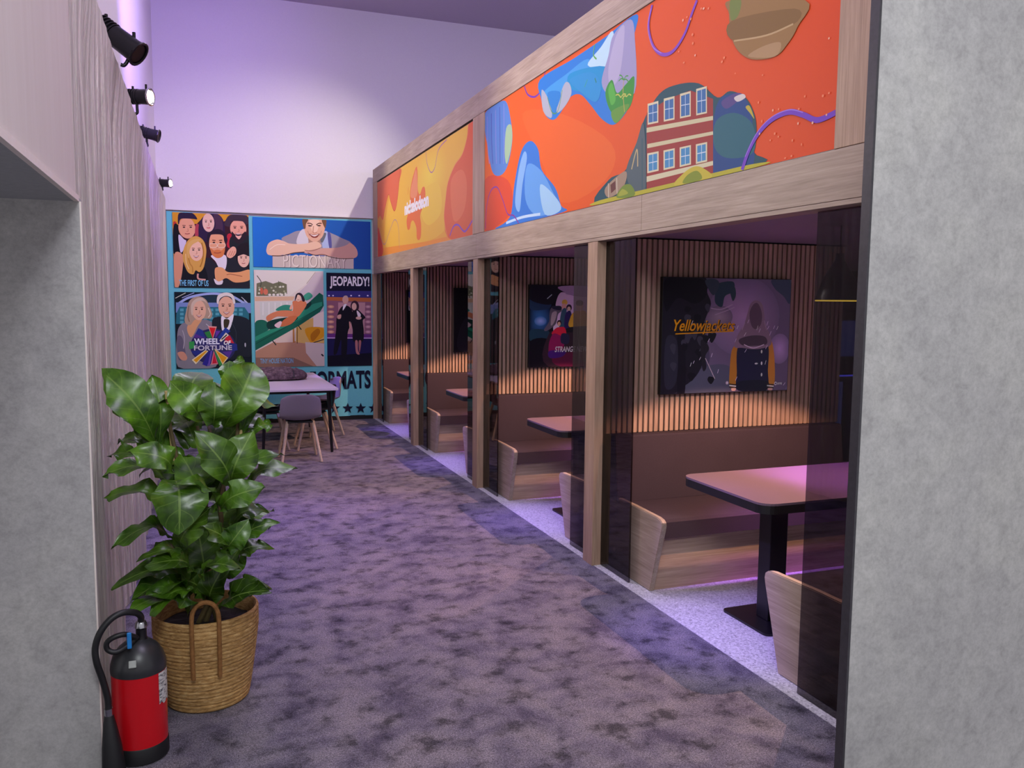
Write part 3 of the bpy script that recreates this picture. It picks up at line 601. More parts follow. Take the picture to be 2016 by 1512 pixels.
('l','#e4dcec',.003,[(3.25,1.419),(3.241,1.392)]),
('l','#b0a4b8',.003,[(2.843,1.231),(2.833,1.213)]),
('l','#b0a4b8',.003,[(3.181,1.456),(3.172,1.435)]),
('l','#e4dcec',.003,[(2.78,1.45),(2.77,1.426)]),
('l','#b0a4b8',.003,[(3.376,1.419),(3.366,1.399)]),
('l','#b0a4b8',.003,[(3.172,1.275),(3.158,1.255)]),
('l','#e4dcec',.003,[(2.778,1.198),(2.77,1.175)]),
('l','#b0a4b8',.003,[(3.109,1.105),(3.097,1.082)]),
('l','#b0a4b8',.003,[(2.924,1.253),(2.916,1.229)]),
('l','#e4dcec',.003,[(3.104,1.42),(3.095,1.399)]),
('l','#b0a4b8',.003,[(3.269,1.401),(3.257,1.377)]),
('l','#b0a4b8',.003,[(2.798,1.209),(2.79,1.192)]),
('l','#e4dcec',.003,[(3.163,1.377),(3.149,1.355)]),
('l','#b0a4b8',.003,[(2.972,1.154),(2.965,1.13)]),
('l','#b0a4b8',.003,[(2.769,1.414),(2.755,1.39)]),
('l','#e4dcec',.003,[(2.889,1.427),(2.875,1.404)]),
('l','#b0a4b8',.003,[(3.332,1.417),(3.32,1.396)]),
('l','#b0a4b8',.003,[(2.901,1.341),(2.889,1.321)]),
('l','#e4dcec',.003,[(3.007,1.419),(2.994,1.395)]),
('l','#b0a4b8',.003,[(3.325,1.297),(3.312,1.274)]),
('t', '#1c1204', 'Yellowjackets', [2.654, 1.362, 3.084, 1.453], 0.3, 0.02),
('t', '#a8700e', 'Yellowjackets', [2.648, 1.366, 3.079, 1.456], 0.3, 0.015),
('l','#a8700e',.007,[(2.661,1.371),(2.85,1.378),(3.072,1.386)]),
('e','#f0ecf4','#f0ecf4',[3.398,1.056,.01,.011]),
('e','#4a4258','#4a4258',[3.398,1.056,.006,.006]),
('t', '#f0ecf4', 'SHOWTIME', [3.411, 1.048, 3.446, 1.062], 0, 0.02),
]),
'poster2':((2.6, 1.008, 3.5, 1.695),[
('r','#0a0912','#120a14'),
('e','#2a5a90','#0c1220',[2.694,1.415,.116,.152]),
('e','#7a8cc8','#2a5890',[2.699,1.395,.056,.04]),
('p','#1a2c44',[(2.6,1.591),(2.769,1.577),(2.781,1.502),(2.611,1.491)]),
('p','#14121c',[(2.6,1.695),(2.878,1.695),(2.846,1.593),(2.775,1.532),(2.6,1.576)]),
('l','#8a98a0',.007,[(2.757,1.582),(2.801,1.618)]),
('p','#17303e',[(2.613,1.324),(2.778,1.309),(2.74,1.227),(2.614,1.223)]),
('p','#0b0a12',[(2.603,1.223),(2.779,1.232),(2.776,1.012),(2.605,1.015)]),
('p','#b4a6c6',[(2.817,1.319),(2.848,1.441),(2.836,1.538),(2.884,1.637),(3.003,1.61),(3.208,1.597),(3.465,1.589),(3.472,1.285),(2.929,1.287)]),
('p','#8a7a94',[(2.889,1.69),(3.462,1.695),(3.465,1.584),(2.997,1.613),(2.918,1.637)]),
('p','#4e4854',[(2.781,1.461),(2.803,1.512),(2.88,1.523),(2.892,1.482),(2.859,1.451),(2.838,1.37),(2.761,1.314),(2.733,1.324),(2.777,1.39)]),
('p','#8c8084',[(2.803,1.461),(2.848,1.471),(2.827,1.39),(2.794,1.359)]),
('p','#1c2030',[(2.803,1.522),(2.886,1.518),(2.881,1.487),(2.814,1.497)]),
('e','#d4a040','#d4a040',[2.919,1.553,.026,.024]),
('e','#d89482','#d89482',[2.914,1.518,.023,.026]),
('p','#2a4a5a',[(2.892,1.482),(2.937,1.492),(2.923,1.339),(2.872,1.324)]),
('e','#2c1c2a','#2c1c2a',[2.96,1.508,.026,.029]),
('e','#dca894','#dca894',[2.959,1.498,.016,.02]),
('p','#241a4c',[(2.926,1.451),(2.977,1.477),(2.99,1.344),(2.923,1.323)]),
('p','#d8982c',[(2.972,1.421),(2.999,1.467),(3.039,1.483),(3.119,1.473),(3.138,1.343),(2.968,1.344)]),
('e','#caa084','#caa084',[3.058,1.524,.035,.046]),
('e','#4a3a34','#4a3a34',[3.057,1.549,.036,.025]),
('p','#3a6a90',[(3.142,1.431),(3.199,1.463),(3.264,1.432),(3.277,1.327),(3.145,1.323)]),
('e','#dcb49c','#dcb49c',[3.201,1.504,.028,.034]),
('e','#3a2a24','#3a2a24',[3.201,1.522,.029,.021]),
('p','#c02038',[(3.281,1.421),(3.327,1.447),(3.381,1.421),(3.389,1.322),(3.283,1.322)]),
('e','#8a5a48','#8a5a48',[3.327,1.484,.025,.031]),
('e','#1a1418','#1a1418',[3.326,1.502,.027,.019]),
('p','#120e18',[(2.973,1.344),(3.471,1.337),(3.474,1.232),(2.964,1.246)]),
('p','#2a1a24',[(2.778,1.288),(2.929,1.298),(3.473,1.274),(3.479,1.008),(2.776,1.012)]),
('p','#c41c36',[(2.806,1.283),(2.833,1.329),(2.872,1.344),(2.923,1.339),(2.929,1.272)]),
('e','#2c1a20','#2c1a20',[2.871,1.38,.021,.024]),
('e','#d8987c','#d8987c',[2.87,1.371,.014,.018]),
('p','#7a1648',[(2.779,1.207),(2.817,1.288),(2.884,1.272),(2.93,1.236),(2.876,1.108),(2.786,1.104)]),
('p','#501030',[(2.875,1.118),(3.476,1.137),(3.479,1.008),(2.888,1.01)]),
('p','#3a1460',[(2.786,1.145),(2.931,1.138),(2.898,1.092),(2.787,1.084)]),
('p','#20203a',[(2.895,1.288),(2.963,1.277),(2.959,1.205),(2.891,1.211)]),
('t', '#efe6ee', 'STRANGE NEW WORLDS', [2.833, 1.132, 3.333, 1.18], 0.25, 0.02),
]),
'poster3':((2.6, 1.008, 3.5, 1.695),[
('r','#0b0b10','#101418'),
('p','#14161c',[(2.65,1.028),(3.0,1.028),(2.96,1.308),(2.82,1.428),(2.68,1.308)]),
('p','#1c222a',[(2.9,1.058),(3.2,1.058),(3.22,1.408),(3.1,1.608),(2.96,1.408)]),
('p','#28303a',[(3.22,1.108),(3.46,1.108),(3.44,1.508),(3.3,1.628)]),
]),
'poster4':((2.6, 1.008, 3.5, 1.695),[
('r','#0a0e10','#101616'),
('p','#14241e',[(2.63,1.108),(2.9,1.068),(2.94,1.508),(2.76,1.648)]),
('p','#1c2c2c',[(3.0,1.058),(3.4,1.058),(3.36,1.508),(3.16,1.648)]),
]),
}
LEAVES=[([-.314,3.28,1.305],[-.157,3.33,1.023],.171,.15,.06),([-.295,3.36,1.205],[-.17,3.34,1.012],.103,.5,.03),([-.153,3.4,1.27],[-.148,3.36,1.001],.103,.05,.05),([.002,3.46,1.291],[-.04,3.38,1.089],.164,.2,.08),([-.087,3.22,1.253],[.008,3.25,1.105],.13,.35,.05),([.056,3.16,1.24],[.045,3.22,1.089],.127,.2,.04),([.204,3.28,1.317],[.083,3.25,1.077],.192,.1,.07),([.15,3.34,1.342],[.137,3.31,1.239],.048,.0,.02),([.105,3.36,1.322],[.119,3.33,1.199],.075,.1,.03),([.203,3.34,1.231],[.147,3.3,1.041],.082,.0,.04),([.265,3.38,1.073],[.176,3.33,1.035],.065,.3,.02),([.006,3.08,1.078],[.097,3.18,.875],.144,.25,.05),([.165,3.12,1.067],[.1,3.18,.874],.151,.2,.05),([.267,3.16,1.0],[.101,3.22,.866],.089,.6,.03),([.309,3.2,.943],[.174,3.26,.82],.103,.5,.06),([-.208,3.14,1.032],[-.1,3.22,.923],.123,.4,.05),([-.32,3.34,.995],[-.164,3.3,.937],.075,.6,.03),([-.286,3.42,1.037],[-.178,3.36,.971],.062,.5,.03),([-.314,3.2,.965],[-.108,3.26,.872],.103,.65,.05),([-.072,3.02,.774],[-.088,3.18,.906],.205,.45,.05),([-.31,3.22,.883],[-.093,3.24,.759],.13,.7,.05),([-.063,3.06,.935],[.048,3.16,.786],.089,.55,.04),([.193,3.06,.89],[.062,3.16,.788],.116,.5,.04),([-.288,3.18,.718],[-.096,3.24,.656],.116,.65,.06),([.002,3.08,.809],[-.072,3.16,.657],.116,.4,.05),([.014,3.04,.767],[.078,3.12,.644],.089,.3,.03),([.14,3.04,.759],[.075,3.12,.645],.103,.3,.03),([.222,3.22,.774],[.097,3.22,.707],.103,.45,.04),([.244,3.2,.728],[.132,3.24,.614],.089,.5,.05),([.218,3.2,.64],[.125,3.24,.563],.089,.55,.04),([-.274,3.16,.583],[-.067,3.26,.487],.096,.7,.07),([-.19,3.1,.68],[-.052,3.2,.581],.075,.7,.04),([-.153,3.08,.655],[-.047,3.18,.536],.116,.6,.05),([-.222,3.14,.532],[-.044,3.26,.452],.158,.7,.05),([-.175,3.1,.482],[-.032,3.2,.471],.089,.6,.04),([.104,3.06,.616],[-.01,3.14,.545],.089,.5,.04),([.212,3.16,.494],[.086,3.26,.39],.103,.45,.04),([-.054,3.3,.962],[-.012,3.34,.784],.158,.3,.05),([-.141,3.34,.826],[-.051,3.36,.684],.137,.3,.05),([.108,3.3,.796],[.044,3.34,.614],.137,.2,.05),([-.015,3.26,.687],[.005,3.32,.505],.144,.2,.04),([-.145,3.3,.644],[-.049,3.34,.505],.13,.4,.05),([.14,3.28,.622],[.059,3.32,.479],.123,.3,.05),([.09,3.34,.998],[.026,3.36,.842],.151,.2,.05),([-.125,3.36,.968],[-.059,3.36,.822],.137,.2,.05),([.171,3.32,.8],[.088,3.34,.63],.11,.2,.05),([-.099,3.22,.548],[-.01,3.3,.401],.13,.5,.04),([.058,3.2,.556],[.026,3.3,.397],.116,.3,.04),([-.05,3.36,.716],[-.018,3.36,.562],.137,.1,.04),([.042,3.4,.965],[.012,3.38,.772],.144,.1,.05),([.202,3.08,.511],[.043,3.24,.373],.13,.55,.03),([-.225,3.1,.51],[-.06,3.25,.378],.13,.7,.05),([-.158,3.1,.537],[-.05,3.25,.4],.15,.6,.04)]
STAKES=[[[-0.115,3.36,1.209],[-0.099,3.36,0.979]],[[0.169,3.3,1.194],[0.145,3.3,1.047]]]
STEMS=[[[0.079,3.3,0.569],[0.065,3.28,0.791],[0.132,3.3,1.042],[0.131,3.31,1.233]],[[-0.058,3.34,0.393],[-0.038,3.36,0.715],[-0.09,3.35,0.981],[-0.109,3.35,1.109]],[[0.014,3.3,0.398],[0.011,3.36,0.711],[0.016,3.36,0.908],[-0.01,3.38,1.069]],[[0.062,3.3,0.379],[0.079,3.3,0.569],[0.064,3.28,0.727]]]
def lin(h, g=1.0):
    h = h.lstrip('#'); o = []
    for i in (0, 2, 4):
        v = int(h[i:i+2], 16)/255
        o.append((v/12.92 if v <= .04045 else ((v+.055)/1.055)**2.4)*g)
    return (o[0], o[1], o[2], 1.0)
# ------------------------------------------------------------------ materials
class NT:
    def __init__(s, name):
        s.m = bpy.data.materials.new(name); s.m.use_nodes = True
        s.t = s.m.node_tree; s.n = s.t.nodes; s.b = s.n['Principled BSDF']
    def add(s, typ, **kw):
        n = s.n.new(typ)
        for k, v in kw.items():
            if k in n.inputs: n.inputs[k].default_value = v
            else: setattr(n, k, v)
        return n
    def l(s, a, b): s.t.links.new(a, b)
    def coord(s, scale=(1, 1, 1), which='Object'):
        c = s.add('ShaderNodeTexCoord'); m = s.add('ShaderNodeMapping'); m.inputs['Scale'].default_value = scale
        s.l(c.outputs[which], m.inputs['Vector']); return m.outputs['Vector']
    def noise(s, vec, scale, detail=4, rough=.55, dist=0):
        n = s.add('ShaderNodeTexNoise'); n.inputs['Scale'].default_value = scale; n.inputs['Detail'].default_value = detail
        n.inputs['Roughness'].default_value = rough; n.inputs['Distortion'].default_value = dist
        s.l(vec, n.inputs['Vector']); return n.outputs['Fac']
    def ramp(s, fac, stops):
        r = s.add('ShaderNodeValToRGB'); e = r.color_ramp.elements
        while len(e) < len(stops): e.new(.5)
        for i, (p, c) in enumerate(stops): e[i].position = p; e[i].color = lin(c) if isinstance(c, str) else (c, c, c, 1)
        s.l(fac, r.inputs['Fac']); return r.outputs['Color']
    def mix(s, fac, a, b, mode='MIX'):
        m = s.add('ShaderNodeMix'); m.data_type = 'RGBA'; m.blend_type = mode
        for v, i in ((fac, 0), (a, 6), (b, 7)):
            if isinstance(v, (int, float)): m.inputs[i].default_value = v
            elif isinstance(v, (tuple, str)): m.inputs[i].default_value = lin(v) if isinstance(v, str) else v
            else: s.l(v, m.inputs[i])
        return m.outputs[2]
    def bump(s, h, strength=.3, dist=.01):
        b = s.add('ShaderNodeBump'); b.inputs['Strength'].default_value = strength; b.inputs['Distance'].default_value = dist
        s.l(h, b.inputs['Height']); s.l(b.outputs['Normal'], s.b.inputs['Normal'])
    def base(s, c):
        if isinstance(c, (str, tuple)): s.b.inputs['Base Color'].default_value = lin(c) if isinstance(c, str) else c
        else: s.l(c, s.b.inputs['Base Color'])
    def set(s, rough=.5, metal=0, spec=.5):
        s.b.inputs['Roughness'].default_value = rough; s.b.inputs['Metallic'].default_value = metal
        s.b.inputs['Specular IOR Level'].default_value = spec; return s.m
M = {}
def plain(name, c, rough=.5, metal=0, spec=.5, grain=.12):
    t = NT(name); f = t.noise(t.coord(), 60, 3)
    t.base(t.mix(grain, c, t.ramp(f, [(.3, .1), (.7, .9)]), 'OVERLAY')); M[name] = t.set(rough, metal, spec)
def wood(name, axis, c1, c2, c3, fine=60):
    t = NT(name); sc = [9, 9, 9]; sc[axis] = .55; v = t.coord(sc)
    a = t.noise(v, 2.2, 7, .62, .6); sc2 = [1, 1, 1]; sc2[axis] = .03
    b = t.noise(t.coord(sc2), fine*2, 4, .6)
    big = t.noise(t.coord(), 1.3, 2)
    cc = t.ramp(a, [(.2, c1), (.5, c2), (.8, c3)])
    cc = t.mix(.3, cc, t.ramp(b, [(.35, .12), (.65, .8)]), 'SOFT_LIGHT')
    cc = t.mix(.3, cc, t.ramp(big, [(.3, .25), (.7, .75)]), 'SOFT_LIGHT')
    t.base(cc); t.bump(b, .15, .002); M[name] = t.set(.55, 0, .35)
wood('oak_y', 1, '#867565', '#9f8c7b', '#ad9b89')
wood('oak_z', 2, '#8b725f', '#a68a73', '#b59982')
wood('oak_x', 0, '#80695a', '#a88d78', '#bda289')
wood('slat_wood', 2, '#8f7263', '#ad8f7d', '#bc9f8d', 90)
wood('leg_wood', 2, '#94826f', '#b7a48f', '#c7b5a0')
def carpet():
    t = NT('carpet'); v = t.coord()
    big = t.noise(v, 4.2, 5, .62, .3); mid = t.noise(v, 8, 5, .62); fine = t.noise(v, 260, 2, .7); f2 = t.noise(v, 110, 3, .75)
    c = t.ramp(big, [(.34, '#55505f'), (.44, '#6c6774'), (.55, '#79747d'), (.7, '#827c82')])
    c = t.mix(.8, c, t.ramp(mid, [(.34, .1), (.43, .36), (.5, .5), (.7, .58)]), 'OVERLAY')
    c = t.mix(.8, c, t.ramp(fine, [(.32, .08), (.68, .92)]), 'OVERLAY'); c = t.mix(.6, c, t.ramp(f2, [(.3, .1), (.7, .9)]), 'OVERLAY')
    t.base(c); t.bump(fine, .9, .006); M['carpet'] = t.set(.95, 0, .1)
carpet()
def terrazzo():
    t = NT('terrazzo'); v = t.coord()
    vo = t.add('ShaderNodeTexVoronoi'); vo.inputs['Scale'].default_value = 95; t.l(v, vo.inputs['Vector'])
    n = t.noise(v, 130, 3, .7); chips = t.ramp(vo.outputs['Color'], [(.2, '#8f8d92'), (.45, '#c4c2c6'), (.8, '#d9d7da')])
    c = t.mix(t.ramp(n, [(.4, 0.0), (.62, 1.0)]), chips, '#b3b1b6')
    dk = t.ramp(t.noise(v, 75, 2, .8), [(.6, 0.0), (.68, 1.0)]); c = t.mix(dk, c, '#6c6a74')
    t.base(c); M['terrazzo'] = t.set(.35, 0, .4)
terrazzo()
def concrete(name, c1, c2, c3):
    t = NT(name); v = t.coord()
    a = t.noise(v, 2.4, 6, .6, .3); b = t.noise(v, 17, 6, .7, .4); d = t.noise(v, 70, 4, .7)
    c = t.ramp(a, [(.3, c1), (.5, c2), (.7, c3)])
    c = t.mix(.3, c, t.ramp(b, [(.32, .25), (.5, .5), (.7, .7)]), 'OVERLAY'); c = t.mix(.15, c, t.ramp(d, [(.35, .2), (.6, .7)]), 'OVERLAY')
    pit = t.ramp(t.noise(v, 38, 4, .85), [(.26, .8), (.33, 0.0)]); c = t.mix(pit, c, '#85817e')
    t.base(c); t.bump(b, .18, .006); M[name] = t.set(.7, 0, .3)
concrete('concrete', '#a19f9e', '#aaa8a6', '#b2b0ac')
def fabric(name, c, folds=True):
    t = NT(name); v = t.coord((1, 9, .55)); n = t.noise(v, 2.0, 6, .6, .8); w = t.noise(t.coord(), 900, 2)
    t.base(t.mix(.12, c, t.ramp(n, [(.35, .35), (.65, .65)]), 'OVERLAY'))
    if folds: t.bump(n, 1.0, .12)
    M[name] = t.set(.9, 0, .1)
fabric('fabric_folds', '#e6ded4'); fabric('fabric_smooth', '#d3c9c2', False)
plain('fabric_white', '#d9d4d6', .9, 0, .1, .04)
plain('ceiling_paint', '#b6abbb', .9, 0, .1, .04); plain('booth_ceiling', '#8b7f8e', .9, 0, .1, .04); plain('soffit', '#a4a7a8', .85, 0, .1, .08)
plain('dark_trim', '#4c4a4e', .45, .6, .5); plain('pale_trim', '#e4d8d0', .6); plain('black', '#0e0d10', .45); plain('felt', '#0c0a0c', .95, 0, .05); plain('dark_wall', '#1c1a20', .9, 0, .1)
plain('black_metal', '#17161a', .35, .3); plain('rubber', '#141416', .5); plain('red_paint', '#c3101a', .22, 0, .5, .03); plain('steel', '#b9b9bd', .25, 1.0, .5); plain('blue_tag', '#1f7ac2', .4); plain('dome', '#2a2b2d', .35)
plain('plastic_mauve', '#7b727c', .45, 0, .4, .03); plain('plastic_dark', '#26252a', .5, 0, .4, .03); plain('table_white', '#cfc4cc', .4, 0, .4, .03); plain('laminate', '#6b5864', .3, 0, .5, .05); plain('soil', '#1d1610', .95); plain('bamboo', '#c9b078', .5); plain('stem', '#5d5030', .7); plain('brass', '#e0b030', .4, .2); plain('badge', '#8b8f88', .4)
def upholstery():
    t = NT('upholstery'); v = t.coord(); a = t.noise(v, 500, 2, .7); b = t.noise(v, 3, 3)
    c = t.mix(.4, '#3e333b', t.ramp(a, [(.3, .2), (.7, .8)]), 'OVERLAY'); c = t.mix(.15, c, t.ramp(b, [(.3, .3), (.7, .7)]), 'OVERLAY')
    t.base(c); t.bump(a, .3, .002); M['upholstery'] = t.set(.9, 0, .15)
upholstery()
def basket():
    t = NT('basket'); v = t.coord((1, 1, 4)); a = t.noise(v, 30, 5, .7, .5); b = t.noise(t.coord(), 9, 3)
    c = t.ramp(a, [(.25, '#6e4c28'), (.5, '#b48c56'), (.75, '#d8b883')]); c = t.mix(.4, c, t.ramp(b, [(.3, .25), (.7, .75)]), 'OVERLAY')
    t.base(c); t.bump(a, .6, .006); M['basket'] = t.set(.75, 0, .25)
basket()
def leaf():
    t = NT('leaf'); uv = t.add('ShaderNodeUVMap'); uv.uv_map = 'UVMap'; sx = t.add('ShaderNodeSeparateXYZ'); t.l(uv.outputs['UV'], sx.inputs[0])
    def mth(op, a, b=None):
        n = t.add('ShaderNodeMath', operation=op)
        for i, q in enumerate((a, b)):
            if q is None: continue
            if isinstance(q, (int, float)): n.inputs[i].default_value = q
            else: t.l(q, n.inputs[i])
        return n.outputs[0]
    u = mth('ABSOLUTE', mth('SUBTRACT', sx.outputs['X'], .5)); mid = mth('LESS_THAN', u, .022)
    lat = mth('FRACT', mth('SUBTRACT', mth('MULTIPLY', sx.outputs['Y'], 7.0), mth('MULTIPLY', u, 3.0))); lv = mth('LESS_THAN', lat, .09)
    vein = mth('MAXIMUM', mid, mth('MULTIPLY', lv, .45))
    rnd = t.add('ShaderNodeVertexColor'); rnd.layer_name = 'Col'
    n = t.noise(t.coord(), 14, 3); g = t.mix(t.ramp(n, [(.3, 0.0), (.7, 1.0)]), '#22400c', '#56801c'); g = t.mix(1.0, g, rnd.outputs['Color'], 'MULTIPLY')
    t.base(t.mix(mth('MULTIPLY', vein, .45), g, '#7f9c48')); h = mth('MULTIPLY', vein, -1.0); t.bump(h, .5, .006)
    M['leaf'] = t.set(.3, 0, .5); t.b.inputs['Subsurface Weight'].default_value = 0
leaf()
def glass():
    t = NT('smoked_glass'); n = t.n; n.remove(t.b); out = n['Material Output']
    tr = t.add('ShaderNodeBsdfTransparent'); tr.inputs['Color'].default_value = (.43, .41, .43, 1)
    gl = t.add('ShaderNodeBsdfGlossy'); gl.inputs['Roughness'].default_value = .02; gl.inputs['Color'].default_value = (.9, .9, .9, 1)
    fr = t.add('ShaderNodeFresnel'); fr.inputs['IOR'].default_value = 1.45; mx = t.add('ShaderNodeMixShader')
    ge = t.add('ShaderNodeNewGeometry'); iv = t.add('ShaderNodeMath', operation='SUBTRACT'); iv.inputs[0].default_value = 1; t.l(ge.outputs['Backfacing'], iv.inputs[1])
    mu = t.add('ShaderNodeMath', operation='MULTIPLY'); t.l(fr.outputs[0], mu.inputs[0]); t.l(iv.outputs[0], mu.inputs[1])   # only the entry face reflects
    t.l(mu.outputs[0], mx.inputs[0]); t.l(tr.outputs[0], mx.inputs[1]); t.l(gl.outputs[0], mx.inputs[2]); t.l(mx.outputs[0], out.inputs[0]); M['smoked_glass'] = t.m
glass()
def printed(name, rough, gain=1.0, em=0):
    t = NT(name); c = t.add('ShaderNodeVertexColor'); c.layer_name = 'Col'
    t.base(c.outputs['Color']); M[name] = t.set(rough, 0, .25)
    if em: t.l(c.outputs['Color'], t.b.inputs['Emission Color']); t.b.inputs['Emission Strength'].default_value = em
printed('print_fabric', .8); printed('print_screen', .6); printed('print_panel', .35)
def emit(name, c, s):
    t = NT(name); t.base((0, 0, 0, 1)); t.b.inputs['Emission Color'].default_value = lin(c); t.b.inputs['Emission Strength'].default_value = s; M[name] = t.m
emit('lamp_white', '#fff6ea', 14); emit('led_blue', '#4a4ad0', 1.2); emit('bulb', '#ffd27a', 12); emit('dim_screen', '#39407a', .5)
# ------------------------------------------------------------------ mesh helpers
def box(bm, x0, x1, y0, y1, z0, z1, bev=0, seg=2):
    vs = [bm.verts.new(p) for p in ((x0,y0,z0),(x1,y0,z0),(x1,y1,z0),(x0,y1,z0),(x0,y0,z1),(x1,y0,z1),(x1,y1,z1),(x0,y1,z1))]
    fs = [bm.faces.new([vs[i] for i in f]) for f in ((3,2,1,0),(4,5,6,7),(0,1,5,4),(1,2,6,5),(2,3,7,6),(3,0,4,7))]
    if bev:
        es = list({e for f in fs for e in f.edges}); bmesh.ops.bevel(bm, geom=es, offset=bev, segments=seg, affect='EDGES', profile=.5)
def prism(bm, pts, a0, a1, axis=0, bev=0):
    """pts: outline in the two other axes (in order), extruded from a0 to a1 along axis"""
    def P(a, p): return {0: (a, p[0], p[1]), 1: (p[0], a, p[1]), 2: (p[0], p[1], a)}[axis]
    A = [bm.verts.new(P(a0, p)) for p in pts]; B = [bm.verts.new(P(a1, p)) for p in pts]; n = len(pts)
    fs = [bm.faces.new(A[::-1]), bm.faces.new(B)] + [bm.faces.new([A[i], A[(i+1) % n], B[(i+1) % n], B[i]]) for i in range(n)]
    bmesh.ops.recalc_face_normals(bm, faces=fs)
    if bev: bmesh.ops.bevel(bm, geom=list(fs[0].edges)+list(fs[1].edges), offset=bev, segments=2, affect='EDGES')
def ring_frame(d):
    d = d.normalized(); u = d.cross(Vector((0, 0, 1)))
    if u.length < 1e-3: u = Vector((1, 0, 0))
    u.normalize(); return u, d.cross(u).normalized()
def tube(bm, pts, r, n=12, cap=True):
    pts = [Vector(p) for p in pts]; rs = r if isinstance(r, (list, tuple)) else [r]*len(pts); rings = []; pu = None
    for i, p in enumerate(pts):
        d = (pts[min(i+1, len(pts)-1)]-pts[max(i-1, 0)]); d.normalize()
        if pu is None: u, v = ring_frame(d)
        else:
            u = pu-d*pu.dot(d)
            if u.length < 1e-4: u, v = ring_frame(d)
            u.normalize(); v = d.cross(u)
        pu = u; rings.append([bm.verts.new(p+(u*math.cos(2*PI*k/n)+v*math.sin(2*PI*k/n))*rs[i]) for k in range(n)])
    for a, b in zip(rings, rings[1:]):
        for k in range(n): bm.faces.new([a[k], a[(k+1) % n], b[(k+1) % n], b[k]])
    if cap: bm.faces.new(rings[0][::-1]); bm.faces.new(rings[-1])
def lathe(bm, prof, c=(0, 0, 0), n=40, cap0=True, cap1=True):
    rings = [[bm.verts.new((c[0]+r*math.cos(2*PI*k/n), c[1]+r*math.sin(2*PI*k/n), c[2]+z)) for k in range(n)] for r, z in prof]
    for a, b in zip(rings, rings[1:]):
        for k in range(n): bm.faces.new([a[k], a[(k+1) % n], b[(k+1) % n], b[k]])
    if cap0: bm.faces.new(rings[0][::-1])
    if cap1: bm.faces.new(rings[-1])
def spline(pts, n=6, closed=False):
    P = [Vector(p) for p in pts]; o = []; N = len(P)
    for i in range(N if closed else N-1):
        g = (lambda k: P[k % N]) if closed else (lambda k: P[min(max(k, 0), N-1)])
        a, b, c, d = g(i-1), g(i), g(i+1), g(i+2)
        for s in range(n):
            t = s/n; o.append(.5*((2*b)+(c-a)*t+(2*a-5*b+4*c-d)*t*t+(3*b-a-3*c+d)*t**3))
    if not closed: o.append(P[-1])
    return o
def obj(name, bm, mat, parent=None, smooth=False, loc=None, norm=True):
    me = bpy.data.meshes.new(name)
    if norm: bmesh.ops.recalc_face_normals(bm, faces=bm.faces[:])
    bm.to_mesh(me); bm.free()
    mats = mat if isinstance(mat, (list, tuple)) else [mat]
    for m in mats: me.materials.append(M[m])
    if smooth:
        for p in me.polygons: p.use_smooth = True
        try: me.set_sharp_from_angle(angle=math.radians(40))
        except Exception: pass
    o = bpy.data.objects.new(name, me); col.objects.link(o)
    if parent: o.parent = parent
    if loc: o.location = loc
    return o
def BM(fn, *a, **k):
    bm = bmesh.new(); fn(bm, *a, **k); return bm
def thing(name, label, cat, loc=(0, 0, 0), rz=0, group=None):
    o = bpy.data.objects.new(name, None); col.objects.link(o); o.location = loc; o.rotation_euler = (0, 0, rz)
    o.empty_display_size = .1; return tag(o, label, cat, group)
def tag(o, label, cat, group=None):
    o['label'] = label; o['category'] = cat
    if group: o['group'] = group
    return o
def struct(name, bm, mat, smooth=False):
    o = obj(name, bm, mat, None, smooth); o['kind'] = 'structure'; return o
def dup(o, parent=None):
    c = o.copy(); col.objects.link(c); c.parent = parent
    for ch in o.children: dup(ch, c)
    return c
